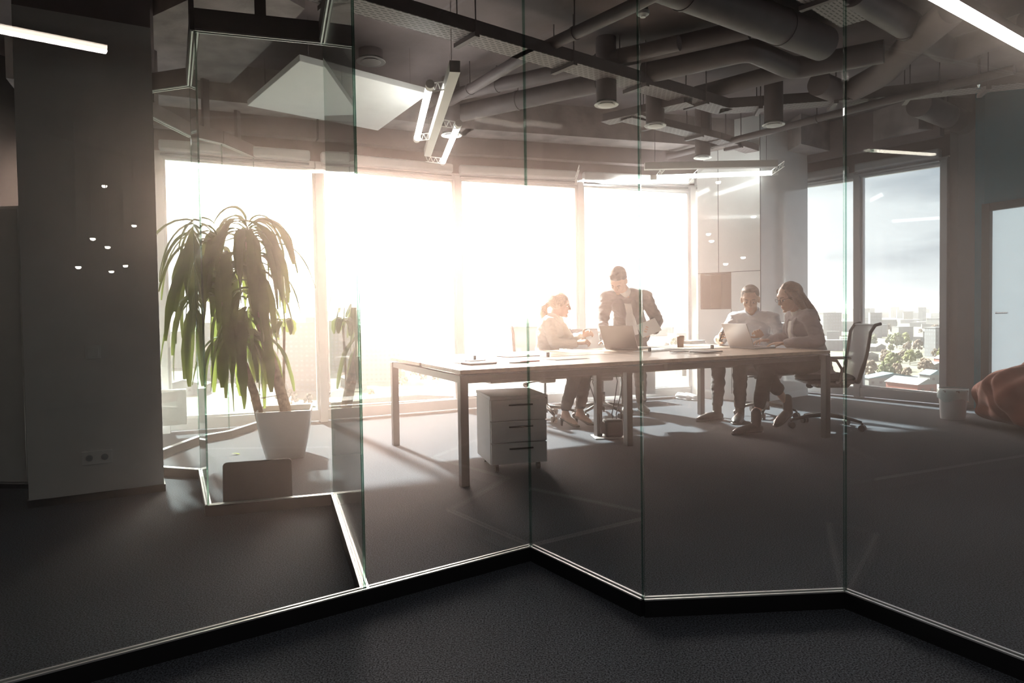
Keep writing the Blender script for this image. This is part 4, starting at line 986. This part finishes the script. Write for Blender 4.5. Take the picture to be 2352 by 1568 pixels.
person('woman with long brown hair, glasses and grey blazer seated at the right desk end, typing', dict(
    root=(2.76, 6.26, 0), hip=(2.77, 6.26, .60), chest=(2.66, 6.26, 1.00), neck=(2.62, 6.26, 1.075), head=(2.525, 6.22, 1.20), fwd=(-1, -.06, -.1), face=(-.93, -.22, -.30),
    sh=[(2.66, 6.10, 1.02), (2.65, 6.43, 1.02)], el=[(2.71, 6.03, .80), (2.64, 6.52, .82)], wr=[(2.46, 6.13, .785), (2.44, 6.44, .80)],
    hand=[(-.95, .25, -.02), (-.95, -.2, .02)], palm=[(0, 0, -1), (0, 0, -1)], thumb=[1, -1], curl=[.35, .4],
    knee=[(2.29, 6.12, .575), (2.33, 6.40, .575)], ank=[(2.15, 6.02, .13), (2.58, 6.40, .20)], toe=[(1.92, 5.94, 0), (2.42, 6.28, 0)], hiplat=(0, 1, 0), hipfwd=(-1, 0, 0), hem=(.72, .62), lift=(0, .09),
    hairtip=[(2.76, 6.26, 1.03), (2.80, 6.25, .93)]), 'skin', ('blazer_grey', .022, .16), 'trouser_black', 'long', 'hair_brown', 'boot', 1.10, True, open_front='tee_white', extra=glasses)
person('man with short black hair in a white shirt seated behind the silver laptop', dict(
    root=(2.46, 7.06, 0), hip=(2.50, 7.10, .60), chest=(2.47, 7.00, 1.00), neck=(2.445, 6.95, 1.065), head=(2.40, 6.87, 1.195), fwd=(-.45, -.89, -.1), face=(-.33, -.86, -.32),
    sh=[(2.30, 7.06, 1.00), (2.635, 6.89, .995)], el=[(2.13, 6.93, .79), (2.645, 6.70, .79)], wr=[(2.03, 6.72, .80), (2.43, 6.60, .82)],
    hand=[(-.05, -.75, .35), (-.55, -.25, .45)], palm=[(.9, -.1, 0), (-.3, -.8, -.4)], thumb=[-1, -1], curl=[.7, .8],
    knee=[(2.07, 6.84, .575), (2.22, 6.65, .57)], ank=[(2.03, 6.77, .10), (2.22, 6.66, .10)], toe=[(1.81, 6.68, 0), (2.10, 6.46, 0)], hiplat=(.45, -.3, 0), hipfwd=(-.8, -.6, 0), hem=(.86, .86)),
    'skin_tan', ('shirt_white', .016, .10), 'trouser_charcoal', 'short', 'hair_dark', 'boot', 1.12)
person('woman with tied fair hair and cream blouse seated at the far desk side', dict(
    root=(.40, 6.95, 0), hip=(.36, 7.02, .60), chest=(.39, 6.95, .97), neck=(.42, 6.94, 1.04), head=(.49, 6.90, 1.165), fwd=(.93, -.35, -.1), face=(.97, -.22, -.12),
    sh=[(.36, 6.80, .985), (.47, 7.10, .985)], el=[(.42, 6.72, .79), (.60, 7.00, .80)], wr=[(.62, 6.70, .785), (.70, 6.80, .85)],
    hand=[(.9, -.05, .15), (.6, -.5, .35)], palm=[(0, .5, -.8), (0, -.8, -.5)], thumb=[1, -1], curl=[.7, .8],
    knee=[(.63, 6.64, .575), (.74, 6.80, .575)], ank=[(.50, 6.53, .13), (.65, 6.62, .13)], toe=[(.62, 6.42, 0), (.77, 6.50, 0)], hiplat=(.3, .9, 0), hipfwd=(.8, -.5, 0), hem=(.88, .88)),
    'skin', ('blouse_cream', .020, .10), 'trouser_charcoal', 'pony', 'hair_fair', 'pump', 1.05, True)
person('man in a dark blazer standing and leaning over the far side of the desk', dict(
    root=(1.25, 7.3, 0), hip=(1.30, 7.47, .93), chest=(1.20, 7.16, 1.24), neck=(1.165, 7.08, 1.305), head=(1.09, 6.97, 1.405), fwd=(-.15, -.75, -.62), face=(-.36, -.58, -.74), headup=(0, -.2, 1),
    sh=[(.995, 7.14, 1.235), (1.40, 7.16, 1.235)], el=[(.935, 7.03, .99), (1.51, 7.10, 1.00)], wr=[(.925, 6.83, .80), (1.44, 6.90, .90)],
    hand=[(.05, -.95, -.12), (-.75, -.35, .05)], palm=[(0, 0, -1), (.2, -.9, -.2)], thumb=[-1, -1], curl=[.15, .75],
    knee=[(1.24, 7.42, .50), (1.40, 7.50, .50)], ank=[(1.21, 7.33, .09), (1.40, 7.42, .09)], toe=[(1.18, 7.10, 0), (1.42, 7.18, 0)], hiplat=(1, .05, 0), hipfwd=(0, -1, -.2), hem=(.92, .92)),
    'skin', ('blazer_dark', .026, .14), 'trouser_charcoal', 'short2', 'hair_dark', 'shoe', 1.10, open_front='tee_white')
o = MB().box((0, 0, 0), (.21, .002, .15)).build('paper_sheet', 'paper', None, label='white sheet of paper held up by the standing man', cat='paper', loc=(1.37, 6.83, .925)); o.rotation_euler = (-.5, -.35, .15)
o = MB().box((0, 0, 0), (.075, .008, .15)).build('smartphone', 'black_plastic', None, label='dark smartphone held upright by the man in the white shirt', cat='phone', bevel=.003, loc=(2.045, 6.62, .855)); o.rotation_euler = (.3, .1, .9)

# ================================================================== CITY OUTSIDE (far below)
GZ = -45.0
rc = random.Random(11)
mat('ground_city', (.27, .26, .22), .95, noise_s=.006, noise_a=.35)
def groundmat():
    m = M['ground_city']; t = m.node_tree; b = t.nodes['Principled BSDF']; N = t.nodes.new; K = t.links.new
    c = N('ShaderNodeTexCoord'); v_ = N('ShaderNodeTexVoronoi'); v_.inputs['Scale'].default_value = .018; K(c.outputs['Object'], v_.inputs[0])
    r = N('ShaderNodeValToRGB'); el_ = r.color_ramp.elements; el_[0].color = (.17, .16, .11, 1); el_[1].color = (.19, .185, .18, 1); x = el_.new(.5); x.color = (.12, .12, .085, 1); K(v_.outputs['Color'], r.inputs[0]); K(r.outputs[0], b.inputs['Base Color'])
groundmat()
MB().prism([(-9000, 60), (9000, 60), (9000, 14000), (-9000, 14000)], GZ-2, GZ).build('ground', 'ground_city', kind='structure')
mat('asphalt', (.22, .22, .23), .9)
grid_mat('facade_white', (0.209, 0.205, 0.202), (.20, .21, .24), 3.2, 2.9, frac=.30)
grid_mat('facade_cream', (0.202, 0.181, 0.145), (.22, .21, .20), 2.8, 2.9, frac=.30)
grid_mat('facade_grey', (0.153, 0.157, 0.169), (.17, .18, .20), 3.0, 2.9, frac=.27)
mat('facade_pink', (0.185, 0.133, 0.113), .85); mat('window_dark', (0.072, 0.055, 0.052), .5)
mat('roof_red', (0.223, 0.081, 0.062), .8); mat('roof_grey', (0.161, 0.165, 0.174), .7); mat('roof_blue', (0.124, 0.217, 0.260), .7); mat('roof_white', (0.222, 0.222, 0.222), .7); mat('wall_red', (0.260, 0.087, 0.068), .8); mat('plaster', (0.185, 0.177, 0.165), .8)
mat('tree_olive', (.16, .17, .08), .9, noise_s=.8, noise_a=.5); mat('tree_brown', (.20, .15, .11), .9, noise_s=.8, noise_a=.4); mat('tree_green', (.20, .21, .07), .9, noise_s=.8, noise_a=.5)
def gp(px, py): return at(px, py, GZ)
def block(px0, px1, ytop, ybase, m, label, depth=16, yaw=0, grp='apartment blocks in the city', roof=True, Y=None):
    c = gp((px0+px1)/2, ybase); w_ = (px1-px0)/F*c.y; h = (ybase-ytop)/F*c.y
    e = empty('apartment_building', c, yaw, label, 'building', grp)
    MB().box((0, depth/2, h/2), (w_, depth, h)).build('walls', m, e)
    MB().box((0, depth/2, h+.3), (w_+.6, depth+.6, .6)).build('roof', 'roof_grey', e)
    MB().box((w_*.2, depth/2, h+2), (w_*.22, depth*.4, 3.2)).build('roof_hut', 'plaster', e); return e, w_, h
block(364, 382, 708, 820, 'facade_grey', 'slim grey tower at the left edge of the window view', 14, grp=None)
block(385, 450, 762, 845, 'facade_cream', 'cream apartment block behind the plant, left', 16, .2, None)
block(455, 560, 742, 868, 'facade_white', 'white apartment block hidden behind the plant leaves', 18, .1, None)
block(645, 733, 742, 900, 'facade_white', 'wide white apartment block right of the plant', 20, -.1, None)
block(568, 640, 770, 880, 'facade_grey', 'grey apartment block behind the plant trunks', 16, .1, None)
block(752, 768, 716, 880, 'facade_white', 'thin white tower right of the first mullion', 14, 0, None)
block(770, 815, 708, 870, 'facade_cream', 'pale tower left of the pink building', 16, .1, None)
block(772, 822, 822, 895, 'facade_grey', 'low grey block at the foot of the pale tower', 12, 0, None)
block(930, 985, 790, 850, 'facade_cream', 'cream block right of the pink building', 14, .3, None)
# pink concrete shell with real window openings
c = gp(875, 876); w_ = 92/F*c.y; h = 110/F*c.y; e = empty('apartment_building', c, .12, 'pink unfinished tower block with a grid of dark window openings', 'building')
MB().box((0, 9, h/2), (w_, 18, h)).build('walls', 'facade_pink', e)
nf, nc = 10, 9
for i in range(nf):
    for j in range(nc): MB().box((-w_/2+w_*(j+.5)/nc, -.02, h*(i+.5)/nf), (w_/nc*.5, .3, h/nf*.5)).build('window', 'window_dark', e)
MB().box((0, 9, h+.4), (w_+.8, 18.8, .8)).build('roof', 'facade_pink', e)
e = empty('tower_crane', gp(925, 830), 0, 'thin construction crane behind the pink building', 'crane')
hc = 115/F*e.location.y; MB().tube([(0, 0, 0), (0, 0, hc)], 1.1, 4).build('mast', 'facade_cream', e)
MB().tube([(-9, 0, hc*.86), (24, 0, hc*.86)], .8, 4).build('jib', 'facade_cream', e)
# long low halls
def hall(px, py, w_, d_, h_, yaw, wm, rm, label, cat='building', gable=True):
    c = gp(px, py); e = empty('warehouse' if w_ > 22 else 'house', c, yaw, label, cat); k = h_*.55
    MB().box((0, 0, h_/2), (w_, d_, h_)).build('walls', wm, e)
    q = MB(); x, y = w_/2+.6, d_/2+.6
    vs_ = [q.b.verts.new(p) for p in ((-x, -y, h_), (x, -y, h_), (x, y, h_), (-x, y, h_), (0, -y, h_+k), (0, y, h_+k))]
    for f_ in ((0, 1, 4), (3, 5, 2), (0, 4, 5, 3), (1, 2, 5, 4), (0, 3, 2, 1)): q.b.faces.new([vs_[i] for i in f_])
    q.build('roof', rm, e)
    for j in range(int(w_/5)): MB().box((-w_/2+(j+.5)*w_/int(w_/5), -d_/2-.02, h_*.5), (1.6, .3, 1.4)).build('window', 'window_dark', e)
    return e
hall(2092, 902, 13, 20, 5.5, .30, 'wall_red', 'roof_white', 'red-walled house with pale roof nearest below the right window')
hall(2040, 885, 30, 9, 5, .1, 'roof_white', 'roof_blue', 'blue-roofed shed behind the red-walled house')
hall(2165, 838, 8, 9, 5, 0, 'wall_red', 'roof_grey', 'small red house at the right window edge')
hall(2150, 850, 14, 8, 4, .2, 'roof_white', 'roof_white', 'white long shed in front of the small red house')
hall(1985, 828, 22, 12, 5, .5, 'plaster', 'roof_grey', 'grey gabled house left in the right window')
hall(2010, 806, 20, 12, 5, .6, 'plaster', 'roof_white', 'pale gabled house behind the willow trees')
hall(2150, 806, 18, 12, 5, -.3, 'plaster', 'roof_grey', 'dark gabled house at the far right of the window')
hall(2140, 878, 10, 8, 5, .2, 'roof_white', 'roof_blue', 'white cube house right of the blue-roofed shed')
hall(2070, 822, 30, 10, 4, .1, 'plaster', 'roof_white', 'long pale-roofed hall in the middle of the right window')
hall(960, 938, 92, 16, 5, .05, 'plaster', 'roof_white', 'long white hall in front of the pink building')
hall(790, 895, 26, 12, 4, 0, 'plaster', 'roof_red', 'red-roofed hall at the foot of the towers')
hall(430, 905, 24, 14, 6, .2, 'roof_white', 'roof_white', 'white pavilion below the left window')
hall(1600, 860, 26, 14, 6, .1, 'plaster', 'roof_grey', 'grey hall behind the white column')
# roads
for i, (a, b, w_) in enumerate([((640, 935), (1060, 905), 9), ((1960, 880), (2190, 862), 6), ((2100, 862), (2190, 905), 5), ((380, 900), (740, 925), 8), ((1060, 900), (1580, 860), 8)]):
    p, q = gp(*a), gp(*b); MB().bar(p+V((0, 0, .05)), q+V((0, 0, .05)), w_, .1).build(f'road_{i+1}', 'asphalt', kind='structure')
# trees
def treemesh(m, seed):
    r = random.Random(seed); q = MB()
    for i in range(46):
        a = r.uniform(0, 2*PI); z = r.uniform(.3, 1); rr = .42*math.sin(min(1, (1.05-z)*1.6+.12)*PI/2)*r.uniform(.5, 1); s = r.uniform(.07, .15); q.ball((rr*math.cos(a), rr*math.sin(a), z), (s, s, s*.9), n=6)
    return q
protos = []
for k, (m, nm, lb) in enumerate([('tree_olive', 'tree', 'olive budding tree among the houses outside the windows'), ('tree_brown', 'tree', 'bare brown tree among the houses outside the windows'), ('tree_green', 'tree', 'fresh green tree among the houses outside the windows')]):
    e = empty(nm, (0, 0, 0), 0, lb, 'tree', lb.split(' among')[0]+'s outside'); treemesh(m, k).build('crown', m, e); MB().tube([(0, 0, 0), (.01, 0, .5)], [.03, .015], 6).build('trunk', 'tree_brown', e); protos.append(e)
used = [False]*3
occ = [(o.location.x, o.location.y, 14) for o in COL.objects if o.name.split('.')[0] in ('house', 'warehouse', 'apartment_building')]
def free(x, y, r):
    if any((x-a)**2+(y-b)**2 < (r+c)**2 for a, b, c in occ): return False
    occ.append((x, y, r)); return True
def puttree(p, h, k):
    if not free(p.x, p.y, h*.42): return
    e = protos[k] if not used[k] else copy_tree(protos[k]); used[k] = True; e.location = p; e.scale = (h*.9, h*.9, h); e.rotation_euler = (0, 0, rc.uniform(0, 6))
for i in range(62): puttree(gp(rc.uniform(1955, 2190), 730+rc.random()**.9*150), rc.uniform(7, 13), rc.choice([0, 1, 1, 2]))
for i in range(40): puttree(gp(rc.uniform(370, 1060), 775+rc.random()*165), rc.uniform(6, 10), rc.choice([0, 1, 1, 2]))
for i in range(26): puttree(gp(rc.uniform(1065, 1580), 735+rc.random()*160), rc.uniform(6, 11), rc.choice([0, 1, 1, 2]))
for x, y, h, k in [(2060, 800, 16, 0), (2080, 796, 15, 2), (1990, 792, 15, 2), (2040, 770, 18, 1), (2150, 772, 18, 1), (2075, 862, 12, 1), (2110, 868, 13, 1), (2000, 872, 12, 1), (2090, 838, 11, 2), (2048, 840, 10, 2)]: puttree(gp(x, y), h, k)
# far city: many small blocks out to the horizon
pf = []
for k, (m, lb) in enumerate([('facade_white', 'pale apartment block far out in the hazy city'), ('facade_grey', 'grey apartment block far out in the hazy city'), ('facade_cream', 'cream apartment block far out in the hazy city')]):
    e = empty('distant_building', (0, 0, 0), 0, lb, 'building', lb.split(' far')[0]+'s far out'); MB().box((0, 0, 10), (22, 14, 20)).build('walls', m, e); MB().box((0, 0, 20.4), (22.6, 14.6, .8)).build('roof', 'roof_grey', e); pf.append(e)
uf = [False]*3
for i in range(420):
    az = math.radians(rc.choice([rc.uniform(-32, 16), rc.uniform(-32, 16), rc.uniform(24, 36)])); dd = 700+rc.random()**1.3*4200
    s = rc.uniform(.5, 1.5)*(1+dd/3500)
    if not free(dd*math.sin(az), dd*math.cos(az), 14*s): continue
    k = rc.choice([0, 0, 1, 2]); e = pf[k] if not uf[k] else copy_tree(pf[k]); uf[k] = True
    e.location = (dd*math.sin(az), dd*math.cos(az), GZ); e.scale = (s, s, rc.choice([.4, .5, .8, 1.2, 1.6])*(1+dd/9000)); e.rotation_euler = (0, 0, rc.uniform(-.6, .6))
q = MB()
for i in range(60):
    az = math.radians(-36+i*1.25); q.ball((6500*math.sin(az), 6500*math.cos(az), GZ), (rc.uniform(160, 320), 200, rc.uniform(60, 95)), n=10)
q.build('hills', 'tree_olive', kind='structure')
# ================================================================== HAZE VOLUME ADDED INDOORS TO IMITATE LENS GLARE
hz = bpy.data.materials.new('haze'); hz.use_nodes = True; t = hz.node_tree; t.nodes.clear()
vs = t.nodes.new('ShaderNodeVolumeScatter'); vs.inputs['Color'].default_value = (1.0, .80, .72, 1); vs.inputs['Density'].default_value = .055; vs.inputs['Anisotropy'].default_value = .80
oo = t.nodes.new('ShaderNodeOutputMaterial'); t.links.new(vs.outputs[0], oo.inputs['Volume'])
M['haze'] = hz
ha = [sh(p) for p in GP[1:-1]] + [(5.9, 2.1), (6.2, 3.2), TEAL[1], TEAL[0], WR[2], WR[1]] + WL[::-1][:6] + [(-4.2, 6.0), (-5.1, 3.6), (-5.1, 1.1), (-2.6, 1.14)]
tag(MB().prism([(p[0], p[1]) for p in ha], -.03, ZC+.03).build('haze', 'haze'), 'thin warm haze added to the office air to imitate lens glare', 'haze', kind='stuff')

oh = bpy.data.materials.new('outdoor_haze'); oh.use_nodes = True; t = oh.node_tree; t.nodes.clear()
vs = t.nodes.new('ShaderNodeVolumeScatter'); vs.inputs['Color'].default_value = (.93, .96, 1.0, 1); vs.inputs['Density'].default_value = 1/7500; vs.inputs['Anisotropy'].default_value = .6
oo = t.nodes.new('ShaderNodeOutputMaterial'); t.links.new(vs.outputs[0], oo.inputs['Volume']); M['outdoor_haze'] = oh
tag(MB().prism([(-8000, 40), (8000, 40), (8000, 9000), (-8000, 9000)], GZ-1, 30).build('city_haze', 'outdoor_haze'), 'bright milky haze lying over the city', 'haze', kind='stuff')
